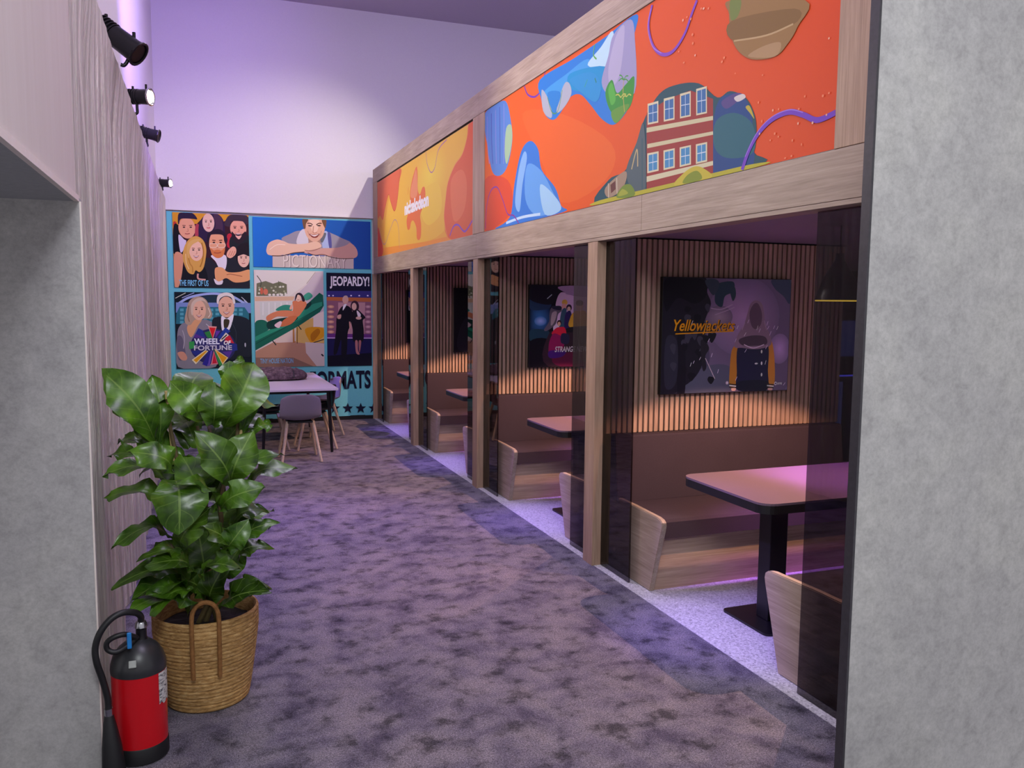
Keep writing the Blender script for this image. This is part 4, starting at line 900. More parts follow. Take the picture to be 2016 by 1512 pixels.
# ------------------------------------------------------------------ flat printed artwork
lin0 = lin
def art(key, mapf, parent, mat, lname=None, eps=.00005, name='picture', gain=1.0):
    """mapf(u, v, d): point of the panel plane, d = height above the print's own face"""
    rect, items = ART[key]; bm = bmesh.new(); lay = bm.loops.layers.float_color.new('Col'); k = 0; txt = []
    def face(vs, cs):
        try: f = bm.faces.new(vs)
        except ValueError: return
        for lp, c in zip(f.loops, cs): lp[lay] = c
    def poly(pts, c, d):
        q = []
        for p in pts:
            if not q or (abs(p[0]-q[-1][0])+abs(p[1]-q[-1][1])) > 1e-4: q.append(p)
        if len(q) > 2 and abs(q[0][0]-q[-1][0])+abs(q[0][1]-q[-1][1]) < 1e-4: q.pop()
        if len(q) > 2: face([bm.verts.new(mapf(p[0], p[1], d)) for p in q], [c]*len(q))
    def cl(p): return (min(max(p[0], rect[0]), rect[2]), min(max(p[1], rect[1]), rect[3]))
    for it in items:
        d = eps*(k+1); k += 1; t = it[0]; lin = lambda h, g=gain: tuple(min(1, x*g) for x in lin0(h)[:3])+(1,)
        if t == 'r':
            a, b = lin(it[1]), lin(it[2]); u0, v0, u1, v1 = rect
            face([bm.verts.new(mapf(*p, d)) for p in ((u0, v0), (u1, v0), (u1, v1), (u0, v1))], [a, b, b, a])
        elif t == 'p': poly([cl(p) for p in spline([(a, b, 0) for a, b in it[2]], 5, True)], lin(it[1]), d)
        elif t == 'q': poly(it[2], lin(it[1]), d)
        elif t == 'e':
            a, b = lin(it[1]), lin(it[2]); x, y, rx, ry = it[3]; c = bm.verts.new(mapf(*cl((x, y)), d))
            vs = [bm.verts.new(mapf(*cl((x+rx*math.cos(2*PI*i/28), y+ry*math.sin(2*PI*i/28))), d)) for i in range(28)]
            for i in range(28): face([c, vs[i], vs[(i+1) % 28]], [a, b, b])
        elif t == 'l':
            pts = spline([(a, b, 0) for a, b in it[3]], 6) if len(it[3]) > 2 else [Vector((a, b, 0)) for a, b in it[3]]
            A, B = [], []; w = it[2]/2
            for i, p in enumerate(pts):
                dd = pts[min(i+1, len(pts)-1)]-pts[max(i-1, 0)]
                if dd.length < 1e-6: continue
                dd.normalize(); nn = Vector((-dd.y, dd.x, 0))*w; A.append(cl(p+nn)); B.append(cl(p-nn))
            va = [bm.verts.new(mapf(*p, d)) for p in A]; vb = [bm.verts.new(mapf(*p, d)) for p in B]; c = lin(it[1])
            for i in range(len(va)-1): face([va[i], vb[i], vb[i+1], va[i+1]], [c]*4)
        elif t == 't': txt.append((it, d))
    if bm.faces: pic = obj(name, bm, mat, parent, norm=False)
    else: pic = None; bm.free()
    if txt:
        for it, d in txt:
            bm = bmesh.new(); lay = bm.loops.layers.float_color.new('Col')
            cu = bpy.data.curves.new('t', 'FONT'); cu.body = it[2]; cu.offset = it[5]; cu.shear = it[4]; cu.resolution_u = 4
            o = bpy.data.objects.new('t', cu); col.objects.link(o); dg = bpy.context.evaluated_depsgraph_get(); me = bpy.data.meshes.new_from_object(o.evaluated_get(dg))
            xs = [v.co.x for v in me.vertices]; ys = [v.co.y for v in me.vertices]; x0, x1, y0, y1 = min(xs), max(xs), min(ys), max(ys); u0, v0, u1, v1 = it[3]
            vs = [bm.verts.new(mapf(u0+(v.co.x-x0)/(x1-x0)*(u1-u0), v0+(v.co.y-y0)/(y1-y0)*(v1-v0), d)) for v in me.vertices]
            for p in me.polygons:
                try: f = bm.faces.new([vs[i] for i in p.vertices])
                except ValueError: continue
                for lp in f.loops: lp[lay] = tuple(min(1, x*gain) for x in lin0(it[1])[:3])+(1,)
            bpy.data.objects.remove(o); bpy.data.curves.remove(cu); bpy.data.meshes.remove(me)
            obj('lettering', bm, mat, pic or parent, norm=False)
    return pic
# ================================================================== SETTING
def LX(y): return -.342+(y-2.94)*.004            # face of the left fabric wall
XF = 2.15                                      # face of the booth front
struct('floor_carpet', BM(box, -2.6, 2.163, -1.5, 11.2, -.05, 0), 'carpet')
struct('floor_terrazzo', BM(box, 2.163, 7.6, -1.5, 11.4, -.05, .002), 'terrazzo')
struct('ceiling', BM(box, -3, 8, 1.2, 11.4, 5.2, 5.3), 'ceiling_paint')
struct('wall_back', BM(box, -1, 8, 10.93, 11.03, 0, 5.2), 'fabric_white')
struct('baseboard_back', BM(box, -.3, 2.16, 10.9, 10.929, 0, .055), 'black')
def foldsheet(bm, y0, y1, z0, z1, ny, nz, amp):
    g = []
    for j in range(nz+1):
        z = z0+(z1-z0)*j/nz
        g.append([bm.verts.new((LX(y)+amp*min(.2, mnoise.noise((y*2.1, z*.22, 1.7))+.6*mnoise.noise((y*6, z*.45, 9))+.35*mnoise.noise((y*15, z*.8, 4))-.45)*min(1, (z1-z)*3+.15)*min(1, (y-y0)*3), y, z)) for y in [y0+(y1-y0)*i/ny for i in range(ny+1)]])
    for zz in (z1, z0): g.append([bm.verts.new((LX(y)-.07, y, zz)) for y in [y0+(y1-y0)*i/ny for i in range(ny+1)]])
    for a, b in zip(g, g[1:]):
        for i in range(ny): bm.faces.new([a[i], a[i+1], b[i+1], b[i]])
w = struct('wall_left', BM(foldsheet, 2.94, 10.93, 0, 2.73, 420, 26, .04), 'fabric_folds', True)
bm = bmesh.new(); prism(bm, [(-.3425, 0), (-.3415, 2.938), (-.40, 2.938), (-.40, 0)], 1.8685, 2.73, 2); struct('wall_left_over_alcove', bm, 'fabric_smooth')
bm = bmesh.new(); prism(bm, [(-.47, 0), (-.41, 10.93), (-.46, 10.93), (-.53, 0)], 2.3, 5.2, 2); struct('wall_left_upper', bm, 'fabric_white')
struct('wall_alcove', BM(box, -2.6, -.333, 2.937, 3.0, 0, 1.86), 'concrete')
struct('ceiling_alcove', BM(box, -2.6, -.345, 0, 2.937, 1.85, 1.92), 'soffit')
bm = bmesh.new(); prism(bm, [(-.347, 0), (-.334, 0), (-.333, 2.936), (-.347, 2.936)], 1.8495, 1.868, 2); struct('trim_1', bm, 'pale_trim')
struct('trim_2', BM(box, -.345, -.328, 2.94, 2.952, 0, 1.85), 'pale_trim')
struct('wall_right', BM(box, 1.772, 4.6, 1.864, 1.893, 0, 4.3), 'concrete')
struct('trim_3', BM(box, 1.765, 1.773, 1.862, 1.895, 0, 4.3), 'dark_trim')
struct('ceiling_booth', BM(box, 2.252, 7.5, 2.0, 10.93, 1.935, 2.0), 'booth_ceiling')
struct('wall_booth_back', BM(box, 7.0, 7.1, 1.9, 10.93, 0, 1.935), 'dark_wall')
BAY = 2.18; PY = 4.335
def slats(bm):
    x = 2.236
    while x < 3.92:
        box(bm, x, x+.0228, -.012, .012, .785, 1.925); x += .0357
for k in range(4):
    y = PY+.0+BAY*k
    o = struct('wall_partition', BM(box, 2.23, 3.93, y+.036, y+.1, 0, 1.934), 'felt')
    sl = obj('slats', BM(slats), 'slat_wood', o); sl.location = (0, y+.024, 0)
# ================================================================== BOOTH FRONT
f = thing('wooden_fascia', 'long greyish oak fascia frame running above the row of booths', 'fascia', (XF, 6.5, 1.9))
def fb(name, y0, y1, z0, z1, mat='oak_y', x1=.1, bev=.0015):
    obj(name, BM(box, 0, x1, y0-6.5, y1-6.5, z0-1.9, z1-1.9, bev), mat, f)
for a, b in ((2.1, 3.836), (3.839, 6.56), (6.563, 10.8)): fb('bottom_rail', a, b, 1.922, 2.103)
fb('lower_lip', 2.1, 10.8, 1.902, 1.9205)
for a, b in ((2.1, 6.5), (6.503, 10.8)): fb('top_rail', a, b, 3.04, 3.215)
for a, b in ((2.1, 2.455), (6.364, 6.655), (10.545, 10.8)): fb('stile', a, b, 2.105, 3.038, 'oak_z')
obj('backing', BM(box, .05, .12, 2.1-6.5, 10.8-6.5, .05, 1.31), 'black', f)
for key, y1, lab in (('screen1', 10.54, 'printed yellow and orange panel with orange splat and white lettering in the fascia'), ('screen2', 6.36, 'printed orange panel with purple squiggles and blue scenery bubbles in the fascia')):
    (u0, v0, u1, v1) = ART[key][0]
    t = thing('printed_sign', lab, 'sign', (XF, y1-u1, v0), 0)
    obj('edge', BM(box, .006, .03, -.003, u1+.003, -.003, v1-v0+.003), 'black', t)
    art(key, lambda u, v, d, v0=v0, u1=u1: (.0055-d*.6, u1-u, v-v0), t, 'print_screen', gain=.76)
P_l = ['nearest oak post in front of the booths, left of the largest booth opening', 'second oak post from the camera along the booth fronts', 'third oak post from the camera along the booth fronts', 'farthest thin oak post beside the turquoise banner']
pm = None
def postbm(bm):
    box(bm, 0, .062, 0, .075, 0, 1.9, .0015); box(bm, 0.003, .062, .078, .13, 0, 1.9, .0015)
for k in range(4):
    y = PY+BAY*k+(.005 if k == 3 else 0)
    if k == 0: o = obj('booth_post', BM(postbm), 'oak_z'); pm = o
    elif k == 3: o = obj('booth_post', BM(box, 0, .062, 0, .04, 0, 1.9, .0015), 'oak_z')
    else: o = pm.copy(); col.objects.link(o)
    o.location = (XF, y, 0); tag(o, P_l[k], 'post', 'oak posts along the booth fronts')
gl = {}
def glassbm(bm, w): box(bm, 0, .01, 0, w, .004, 1.9)
GL = [('far', 0, 'smoked glass panel right of the nearest oak post'), ('near', 0, 'smoked glass panel beside the dark edge of the right concrete wall'), ('far', 1, 'smoked glass panel right of the second oak post'), ('near', 1, 'smoked glass panel touching the left side of the nearest oak post'),
      ('far', 2, 'smoked glass panel right of the third oak post'), ('near', 2, 'smoked glass panel touching the left side of the second oak post'), ('far', 3, 'smoked glass panel right of the farthest oak post'), ('near', 3, 'smoked glass panel touching the left side of the third oak post')]
for kind, k, lab in GL:
    w = .346 if kind == 'far' else .303
    if kind not in gl: gl[kind] = obj('glass_panel', BM(glassbm, w), 'smoked_glass'); o = gl[kind]
    else: o = gl[kind].copy(); col.objects.link(o)
    o.location = (2.206, PY+BAY*k-.3465 if kind == 'far' else PY+BAY*(k-1)+.131, 0); tag(o, lab, 'glass panel', 'smoked glass panels along the booth fronts')
# ------------------------------------------------------------------ booths
def make_bench():
    t = thing('booth_bench', '', 'bench')
    out = [(3.848, .003), (3.79, .2), (3.742, .355), (3.735, .385), (3.739, .405), (3.756, .418), (3.79, .424), (4.05, .43), (4.355, .43), (4.355, .003)]
    o = [(y-4.355, z) for y, z in out]
    obj('end_panel', BM(prism, o, 0, .03, 0, .004), 'oak_y', t, True)
    obj('base', BM(prism, [(-.5, .003), (-.535, .3), (0, .3), (0, .003)], .031, 1.64, 0), 'oak_x', t)
    obj('seat_cushion', BM(prism, [(-.562, .301), (-.567, .39), (-.555, .405), (-.09, .405), (-.09, .301)], .031, 1.64, 0, .004), 'upholstery', t)
    obj('backrest', BM(prism, [(-.135, .406), (-.085, .775), (-.08, .785), (-.002, .785), (-.002, .406)], -.005, 1.64, 0, .004), 'upholstery', t)
    return t
b0 = make_bench()
def flipped(o):
    """the facing bench of a booth: the same parts with the long side mirrored"""
    c = o.copy(); col.objects.link(c)
    for ch in o.children:
        q = ch.copy(); q.data = ch.data.copy(); q.data.transform(Matrix.Diagonal((1, -1, 1, 1))); q.data.flip_normals(); col.objects.link(q); q.parent = c
    return c
b1 = flipped(b0)
bl = [('plum upholstered oak bench under the picture with yellow script lettering', 'oak bench end with plum seat at the lower right, beside the right concrete wall'),
      ('plum upholstered oak bench under the picture of a crew in red and gold', 'pale oak bench end low behind the left glass of the nearest post'),
      ('plum upholstered oak bench in the third booth from the camera', 'sliver of oak bench end left of the second oak post'),
      ('purple lit bench in the farthest booth beside the turquoise banner', 'sliver of oak bench end left of the third oak post')]
for k in range(4):
    for kind in (0, 1):
        src = (b0, b1)[kind]
        o = src if k == 0 else dup(src)
        o.location = (2.25, PY+.005+BAY*k if kind == 0 else PY+BAY*(k-1)+.102, 0)
        o['label'] = bl[k][kind]; o['category'] = 'bench'; o['group'] = 'benches in the booths'
def rrect(x0, x1, y0, y1, r, n=6):
    return [(cx+r*math.cos(a+PI/2*i/n), cy+r*math.sin(a+PI/2*i/n)) for cx, cy, a in ((x1-r, y1-r, 0), (x0+r, y1-r, PI/2), (x0+r, y0+r, PI), (x1-r, y0+r, 1.5*PI)) for i in range(n+1)]
def make_table():
    t = thing('booth_table', '', 'table')
    obj('table_top', BM(prism, rrect(-.65, .65, -.34, .34, .07), .672, .682, 2), 'laminate', t)
    obj('edge_band', BM(prism, rrect(-.65, .65, -.34, .34, .07), .634, .672, 2), 'black', t)
    for x in (-.33, .36):
        pd = obj('pedestal', BM(box, x-.05, x+.05, -.045, .045, .014, .634, .004), 'black_metal', t)
        obj('foot_plate', BM(prism, rrect(x-.16, x+.16, -.18, .18, .03), .003, .014, 2), 'black_metal', pd)
    return t
t0 = make_table()
tl = ['pink lit booth table with black edge in the nearest booth', 'booth table with black edge left of the nearest oak post', 'booth table corner with black edge left of the second oak post', 'booth table corner with black edge left of the third oak post']
def make_pendant():
    t = thing('pendant_lamp', '', 'lamp')
    pr = [(.106, 0), (.104, .02), (.075, .11), (.04, .17), (.022, .2), (.02, .23)]
    sh_ = obj('shade', BM(lathe, pr, (0, 0, 0), 40, False, True), 'black_metal', t, True)
    obj('shade_lining', BM(lathe, [(r-.003, z+.0005) for r, z in pr[:5]], (0, 0, 0), 40, False, True), 'brass', sh_, True)
    obj('rim', BM(lathe, [(.1035, -.002), (.107, -.002), (.107, .004), (.1035, .004), (.1035, -.002)], (0, 0, 0), 40, False, False), 'rim_glow', sh_, True)
    obj('bulb', BM(lathe, [(.004, .05), (.018, .055), (.024, .07), (.02, .09), (.01, .11)], (0, 0, 0), 16), 'bulb', t, True)
    obj('cord', BM(tube, [(0, 0, .23), (0, 0, .365)], .003, 8), 'black', t)
    return t
emit('rim_glow', '#ffd84a', 1.6)  # rim gets its own glow, standing in for bulb light on its edge
p0 = make_pendant()
pl_ = ['black pendant lamp with glowing yellow rim behind the glass beside the right wall', 'black pendant lamp over the table in the second booth', 'black pendant lamp over the table in the third booth', 'black pendant lamp over the table in the farthest booth']
for k in range(4):
    o = t0 if k == 0 else dup(t0); o.location = (2.94, 3.28+BAY*k, 0); o['label'] = tl[k]; o['category'] = 'table'; o['group'] = 'tables in the booths'
    o = p0 if k == 0 else dup(p0); o.location = (2.94, 3.28+BAY*k, 1.57); o['label'] = pl_[k]; o['category'] = 'lamp'; o['group'] = 'pendant lamps in the booths'
pk = ['dark picture with yellow script lettering and a veiled figure in mustard sleeves', 'dark picture with blue glow, crew in red and gold and white lettering', 'almost black picture on the slats left of the second oak post', 'almost black picture edge on the slats left of the third oak post']
for k in range(4):
    key = 'poster%d' % (k+1); (u0, v0, u1, v1) = ART[key][0]; yf = PY+BAY*k-.026
    t = thing('wall_picture', pk[k], 'picture', (u0, yf, v0), 0, 'pictures on the slatted booth walls')
    obj('frame', BM(box, -.004, u1-u0+.004, .0005, .032, -.004, v1-v0+.004, .002), 'black', t)
    art(key, lambda u, v, d, u0=u0, v0=v0: (u-u0, -d*.5, v-v0), t, 'print_panel', gain=2.1)
# something dimly lit beyond the booths, seen through the glass
t = thing('display_cabinet', 'dim blue lit display seen through the glass beside the right wall', 'cabinet', (5.9, 6.5, 0))
obj('cabinet_body', BM(box, -.12, .2, 0, .2, .003, 1.5, .004), 'black', t); obj('backlit_panel', BM(box, -.1, .16, -.006, -.001, 1.05, 1.4), 'dim_screen', t); obj('shelf', BM(box, -.12, .2, -.1, -.001, .86, .88), 'black', t); obj('led_strip', BM(box, -.12, .18, -.104, -.1005, .862, .878), 'led_blue', t); obj('lower_panel', BM(box, -.04, .03, -.006, -.001, .2, .8), 'dim_screen', t)
# ================================================================== BANNER
t = thing('wall_banner', 'large turquoise fabric banner with five show pictures on the far wall', 'banner', (-.31, 10.9, .05))
def bsheet(bm):
    nx, nz = 60, 60; g = []
    for j in range(nz+1):
        z = 2.55*j/nz
        g.append([bm.verts.new((2.46*i/nx, -.004*max(0, (.7-z))*math.sin((2.46*i/nx)*16+z*9)*2, z-.02*math.sin(PI*i/nx)*(1 if j == nz else 0))) for i in range(nx+1)])
    for a, b in zip(g, g[1:]):
        for i in range(nx): bm.faces.new([a[i], a[i+1], b[i+1], b[i]])
plain('banner_cloth', '#6cc3d0', .8, 0, .2, .05)
sh = obj('cloth', BM(bsheet), 'banner_cloth', t, True)
def bmap(u, v, d): return (u+.31, -.009-d, v-.05)
BL = {'cast': 'picture of six smiling people huddled together', 'sign': 'blue picture of a man leaning on a stone sign', 'wheel': 'picture of a blonde woman and a man behind a colour wheel', 'sofa': 'picture of a woman lying on a tilted green sofa', 'quiz': 'dark picture of a man and a woman on a stage'}
for key in ('cast', 'sign', 'wheel', 'sofa', 'quiz'):
    p = art(key, bmap, t, 'print_fabric'); p['label'] = BL[key]
art('base', bmap, t, 'print_fabric')
struct('trim_4', BM(box, -.34, 2.6, 10.88, 10.93, 2.612, 2.628), 'fabric_white')
# ================================================================== MEETING TABLE, CHAIRS
t = thing('meeting_table', 'white rectangular table in front of the turquoise banner', 'table', (.925, 9.48, 0))
obj('table_top', BM(prism, rrect(-.4, .4, -1.0, 1.0, .015, 3), .648, .666, 2), 'table_white', t)
obj('under_frame', BM(box, -.33, .33, -.9, .9, .615, .648), 'black_metal', t)
for x in (-.34, .34):
    for y in (-.9, .9): obj('leg', BM(tube, [(x*1.0, y, .004), (x*.92, y*.98, .62)], [.014, .02], 10), 'black_metal', t)
def shellbm(bm):
    """moulded seat and back in one piece; chair faces +y"""
    prof = [(.205, .395), (.2, .408), (.17, .413), (.08, .402), (-.02, .398), (-.1, .402), (-.15, .418), (-.18, .45), (-.195, .5), (-.205, .56), (-.215, .62), (-.222, .665)]
    n = len(prof); W = [.17, .19, .198, .2, .2, .2, .198, .197, .197, .195, .187, .155]; g = []
    for i, (y, z) in enumerate(prof):
        row = []; back = max(0, (i-5)/6)
        for j in range(13):
            s = j/6-1; c = abs(s)**2.4
            dz = c*(.035 if i < 7 else .0)*(1 if i > 1 else .3) - (abs(s)**4*.035 if i == n-1 else 0); dy = c*(.07*back)
            row.append(bm.verts.new((W[i]*s, y+dy, z+dz)))
        g.append(row)
    for a, b in zip(g, g[1:]):
        for j in range(12): bm.faces.new([a[j], a[j+1], b[j+1], b[j]])
def make_chair(shell, wood_):
    t = thing('shell_chair', '', 'chair')
    o = obj('seat_shell', BM(shellbm), shell, t, True); m = o.modifiers.new('s', 'SOLIDIFY'); m.thickness = .011; m.offset = 0; m = o.modifiers.new('u', 'SUBSURF'); m.levels = m.render_levels = 2
    obj('seat_support', BM(box, -.12, .12, -.11, .12, .375, .392, .004), 'black_metal', t)
    for x in (-1, 1):
        for y in (-1, 1): obj('leg', BM(tube, [(x*.12, y*.1+.01, .39), (x*.185, y*.2+.0, .004)], [.017, .012], 10), wood_, t)
    return t
c0 = make_chair('plastic_mauve', 'leg_wood'); c1 = make_chair('plastic_dark', 'leg_wood')
CH = [(0, .905, 8.27, .0, 'mauve grey shell chair at the near end of the white table, back towards the camera'), (1, 1.14, 8.92, PI/2, 'dark shell chair tucked under the right side of the white table'),
      (0, 1.33, 9.78, PI/2+.15, 'mauve grey shell chair pulled out beside the banner letters'), (1, .66, 9.0, -PI/2, 'dark shell chair on the left side of the white table behind the plant')]
used = set()
for kind, x, y, rz, lab in CH:
    src = (c0, c1)[kind]; o = src if kind not in used else dup(src); used.add(kind)
    o.location = (x, y, 0); o.rotation_euler = (0, 0, rz); o['label'] = lab; o['category'] = 'chair'; o['group'] = 'chairs at the white table'
def bundle(bm):
    bmesh.ops.create_uvsphere(bm, u_segments=64, v_segments=32, radius=1)
    for v in bm.verts:
        c = v.co; x, y, z = c.x, c.y, c.z
        sx = math.copysign(abs(x)**.75, x); r = 1-.13*math.exp(-((x-.42)/.05)**2)
        n = mnoise.noise((x*5, y*5, z*5))*.12+mnoise.noise((x*13, y*9, z*9))*.07
        v.co = Vector((sx*.32, y*.2*(r+n), max(-.3, z)*.098*(r+n*1.4)+.04))
t = thing('folded_blanket', 'lumpy purple brown bundle lying on the white table', 'blanket', (.83, 9.62, .668))
def quilt():
    t = NT('quilt'); v = t.coord(); a = t.noise(v, 26, 5, .7); t.base(t.ramp(a, [(.3, '#40303c'), (.55, '#6a5560'), (.75, '#937e84')])); t.bump(a, .9, .02); M['quilt'] = t.set(.75, 0, .2)
quilt()
obj('bundle', BM(bundle), 'quilt', t, True)
def strapbm(bm):
    pts = [(.157, .178*math.cos(a), .03+.088*math.sin(a)) for a in [PI*i/14 for i in range(15)]]; tube(bm, pts, .007, 6)
obj('strap', BM(strapbm), 'plastic_dark', t, True)
# ================================================================== PLANT
t = thing('potted_fig', 'tall fiddle leaf fig with big glossy leaves in a woven basket', 'plant', (.003, 3.363, 0))
def bk(bm):
    pr = []; n = 84
    for i in range(n+1):
        h = i/n; r = .15+.043*min(1, h*1.25)**.8; pr.append((r+.0035*abs(math.sin(i*PI/3.5)), .003+.357*h))
    pr += [(.187, .362), (.182, .352), (.176, .3), (.17, .28)]
    lathe(bm, pr, (0, 0, 0), 72, True, False)
bsk = obj('basket', BM(bk), 'basket', t, True)
def hbm(bm, a):
    # flat braided strap running up the wall of the basket, over the rim in an arch and down again
    pts = []; w = .048
    for s, z, r in ((-1, .155, .194), (-1, .22, .198), (-1, .3, .2), (-1, .37, .2), (-.9, .41, .2), (-.55, .437, .2), (0, .447, .2), (.55, .437, .2), (.9, .41, .2), (1, .37, .2), (1, .3, .2), (1, .22, .198), (1, .155, .194)):
        an = a+s*w/.2; pts.append((r*math.cos(an), r*math.sin(an), z))
    tube(bm, spline(pts, 4), .0085, 8)
plain('strap_fibre', '#8a6038', .8, 0, .2, .3)
obj('handle', BM(hbm, -PI/2-.02), 'strap_fibre', bsk, True); obj('handle', BM(hbm, PI/2), 'strap_fibre', bsk, True)
def soil(bm):
    g = [[bm.verts.new((.168*r/6*math.cos(2*PI*k/30), .168*r/6*math.sin(2*PI*k/30), .3+.01*mnoise.noise((r*1.3, k*.9, 0)))) for k in range(30)] for r in range(1, 7)]
    c = bm.verts.new((0, 0, .305))
    for k in range(30): bm.faces.new([c, g[0][k], g[0][(k+1) % 30]])
    for a, b in zip(g, g[1:]):
        for k in range(30): bm.faces.new([a[k], b[k], b[(k+1) % 30], a[(k+1) % 30]])
obj('soil', BM(soil), 'soil', t)
O = Vector((.003, 3.363, 0)); rnd = random.Random(11)
for st in STEMS:
    p = [Vector((.0+rnd.uniform(-.05, .05), rnd.uniform(-.04, .04), .29))]+[Vector(q)-O for q in sorted(st, key=lambda q: q[2]) if q[2] > .4]
    obj('stem', BM(tube, spline(p, 5), [.011-.005*i/(len(p)*5-5) for i in range(len(p)*5-4)], 8), 'stem', t, True)
for a, b in STAKES: obj('stake', BM(tube, [Vector(a)-O, Vector(b)-O, (Vector(b)-O)*.6+Vector((0, 0, .1))], .0065, 8), 'bamboo', t, True)
CAM = Vector((0, 0, 1.55))
def leafmesh(bm, uvl, cl, B, T, w, tilt, bend, seed):
    r = random.Random(seed); a = T-B; Ln = a.length; a.normalize(); mid = (B+T)/2
    n = (CAM-O-mid).normalized()*(1-tilt)+Vector((0, 0, 1))*tilt+Vector((r.uniform(-.25, .25), r.uniform(-.2, .2), r.uniform(-.1, .2)))
    n = (n-a*n.dot(a)).normalized(); s = a.cross(n); NU, NV = 8, 16; g = []; ph = r.uniform(0, 6); wf = r.uniform(.8, 1.2); cup = r.uniform(.1, .3)
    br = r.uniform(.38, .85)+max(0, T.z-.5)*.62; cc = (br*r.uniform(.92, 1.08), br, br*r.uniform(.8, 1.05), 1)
    for j in range(NV+1):
        t = j/NV; hw = w/2*1.06*(math.sin(PI*min(1, t**.82))**.62)*(.52+.6*t-.12*math.sin(2*PI*t)); hw = max(hw, .003)
        if t > .97: hw *= .55
        c = B+a*(Ln*t)+n*(bend*math.sin(PI*t)*1.0-bend*.9*t*t*t)
        row = []
        for i in range(NU+1):
            u = i/NU*2-1; e = abs(u)
            off = n*(cup*hw*e**1.5+.016*wf*e*e*math.sin(t*13+ph+(2 if u > 0 else 0))+.006*math.sin(t*27+ph*2)*e)
            q = c+s*(hw*u)+off; q.x = max(q.x, -.328-O.x+.02*u*u); v = bm.verts.new(q); row.append((v, (i/NU, t)))
        g.append(row)
    for A, Bq in zip(g, g[1:]):
        for i in range(NU):
            q = [A[i], A[i+1], Bq[i+1], Bq[i]]; f = bm.faces.new([x[0] for x in q])
            for lp, x in zip(f.loops, q): lp[uvl].uv = x[1]; lp[cl] = cc
bm = bmesh.new(); uvl = bm.loops.layers.uv.new('UVMap'); cl = bm.loops.layers.float_color.new('Col')
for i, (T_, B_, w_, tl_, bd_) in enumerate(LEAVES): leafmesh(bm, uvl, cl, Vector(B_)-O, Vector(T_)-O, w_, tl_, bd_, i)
# the leaves on the far side of the crown, turned away from the camera
for i in range(26):
    an = rnd.uniform(.1, PI-.1); z = rnd.uniform(.5, 1.12); h = rnd.uniform(.16, .23); b = Vector((rnd.uniform(-.05, .08), rnd.uniform(-.02, .06), z)); b2 = Vector((.05*math.cos(an), .06*math.sin(an), 0))
    tip = b+b2+Vector((math.cos(an)*.8, math.sin(an), rnd.uniform(.0, .9))).normalized()*h
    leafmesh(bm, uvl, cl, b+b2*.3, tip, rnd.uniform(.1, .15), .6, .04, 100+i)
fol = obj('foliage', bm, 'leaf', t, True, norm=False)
# ================================================================== EXTINGUISHER
ex = (-.216, 2.985, 0); t = thing('fire_extinguisher', 'red fire extinguisher with black top and hose beside the woven basket', 'fire extinguisher', ex)
R_ = .0865
cyl = obj('cylinder', BM(lathe, [(R_, .05), (R_, .315)], (0, 0, 0), 48), 'red_paint', t, True)
obj('foot_ring', BM(lathe, [(R_-.004, .003), (R_+.002, .008), (R_+.002, .056), (R_, .06)], (0, 0, 0), 48), 'rubber', t, True)
obj('shoulder', BM(lathe, [(R_+.001, .305), (R_+.002, .318), (R_, .335), (R_-.008, .36), (R_-.024, .385), (R_-.045, .402), (.028, .41), (.02, .412)], (0, 0, 0), 48), 'dome', t, True)
obj('valve', BM(lathe, [(.02, .408), (.017, .418), (.017, .445), (.014, .446)], (.012, 0, 0), 20), 'black_metal', t, True)
obj('collar', BM(lathe, [(.018, .447), (.02, .45), (.018, .464), (.013, .472)], (.012, 0, 0), 20), 'steel', t, True)
obj('pressure_badge', BM(box, -.012, .012, -.012, .012, 0, .006, .002), 'badge', t, False)
pb = [c for c in t.children if c.name.startswith('pressure')][0]; pb.location = (-.012, -.0815, .355); pb.rotation_euler = (PI/2-.5, PI/4*0, 0); 
obj('carry_handle', BM(tube, [Vector(q) for q in spline([(.0, -.03, .425), (-.03, -.06, .452), (-.062, -.07, .452), (-.086, -.07, .436), (-.085, -.07, .412), (-.06, -.07, .4), (-.025, -.05, .41), (.0, -.02, .425)], 5)], .0088, 10), 'rubber', t, True)
obj('seal_tag', BM(box, -.026, -.012, -.085, -.078, .41, .465, .003), 'blue_tag', t)
hose = [(.012, 0, .468), (.014, -.03, .497), (.0, -.06, .522), (-.035, -.085, .535), (-.07, -.1, .523), (-.1, -.11, .488), (-.116, -.11, .44), (-.114, -.11, .39), (-.1, -.1, .325), (-.088, -.095, .26), (-.087, -.095, .222)]
hz = obj('hose', BM(tube, spline(hose, 5), .0105, 12), 'rubber', t, True)
obj('ferrule', BM(tube, [(-.087, -.095, .224), (-.086, -.095, .198)], .013, 14), 'steel', hz, True)
obj('discharge_horn', BM(tube, [(-.086, -.095, .2), (-.085, -.097, .17), (-.08, -.105, .1), (-.076, -.11, .012)], [.014, .02, .03, .036], 18), 'rubber', hz, True)
def sticker(bm):
    n = 8; A = [];
    for i in range(n+1):
        a = -.75+1.0*i/n; A.append([(R_+.0012)*math.cos(a), (R_+.0012)*math.sin(a)])
    lo = [bm.verts.new((x, y, .195+.006*math.sin(i*2))) for i, (x, y) in enumerate(A)]; hi = [bm.verts.new((x, y, .303)) for x, y in A]
    for i in range(n): bm.faces.new([lo[i], lo[i+1], hi[i+1], hi[i]])
def stick():
    t = NT('sticker'); a = t.noise(t.coord((1, 1, 3)), 45, 3, .7); t.base(t.ramp(a, [(.4, '#56545a'), (.5, '#c9c7c4'), (.7, '#dedcd6')])); M['sticker'] = t.set(.4)
stick(); obj('instruction_sticker', BM(sticker), 'sticker', cyl)
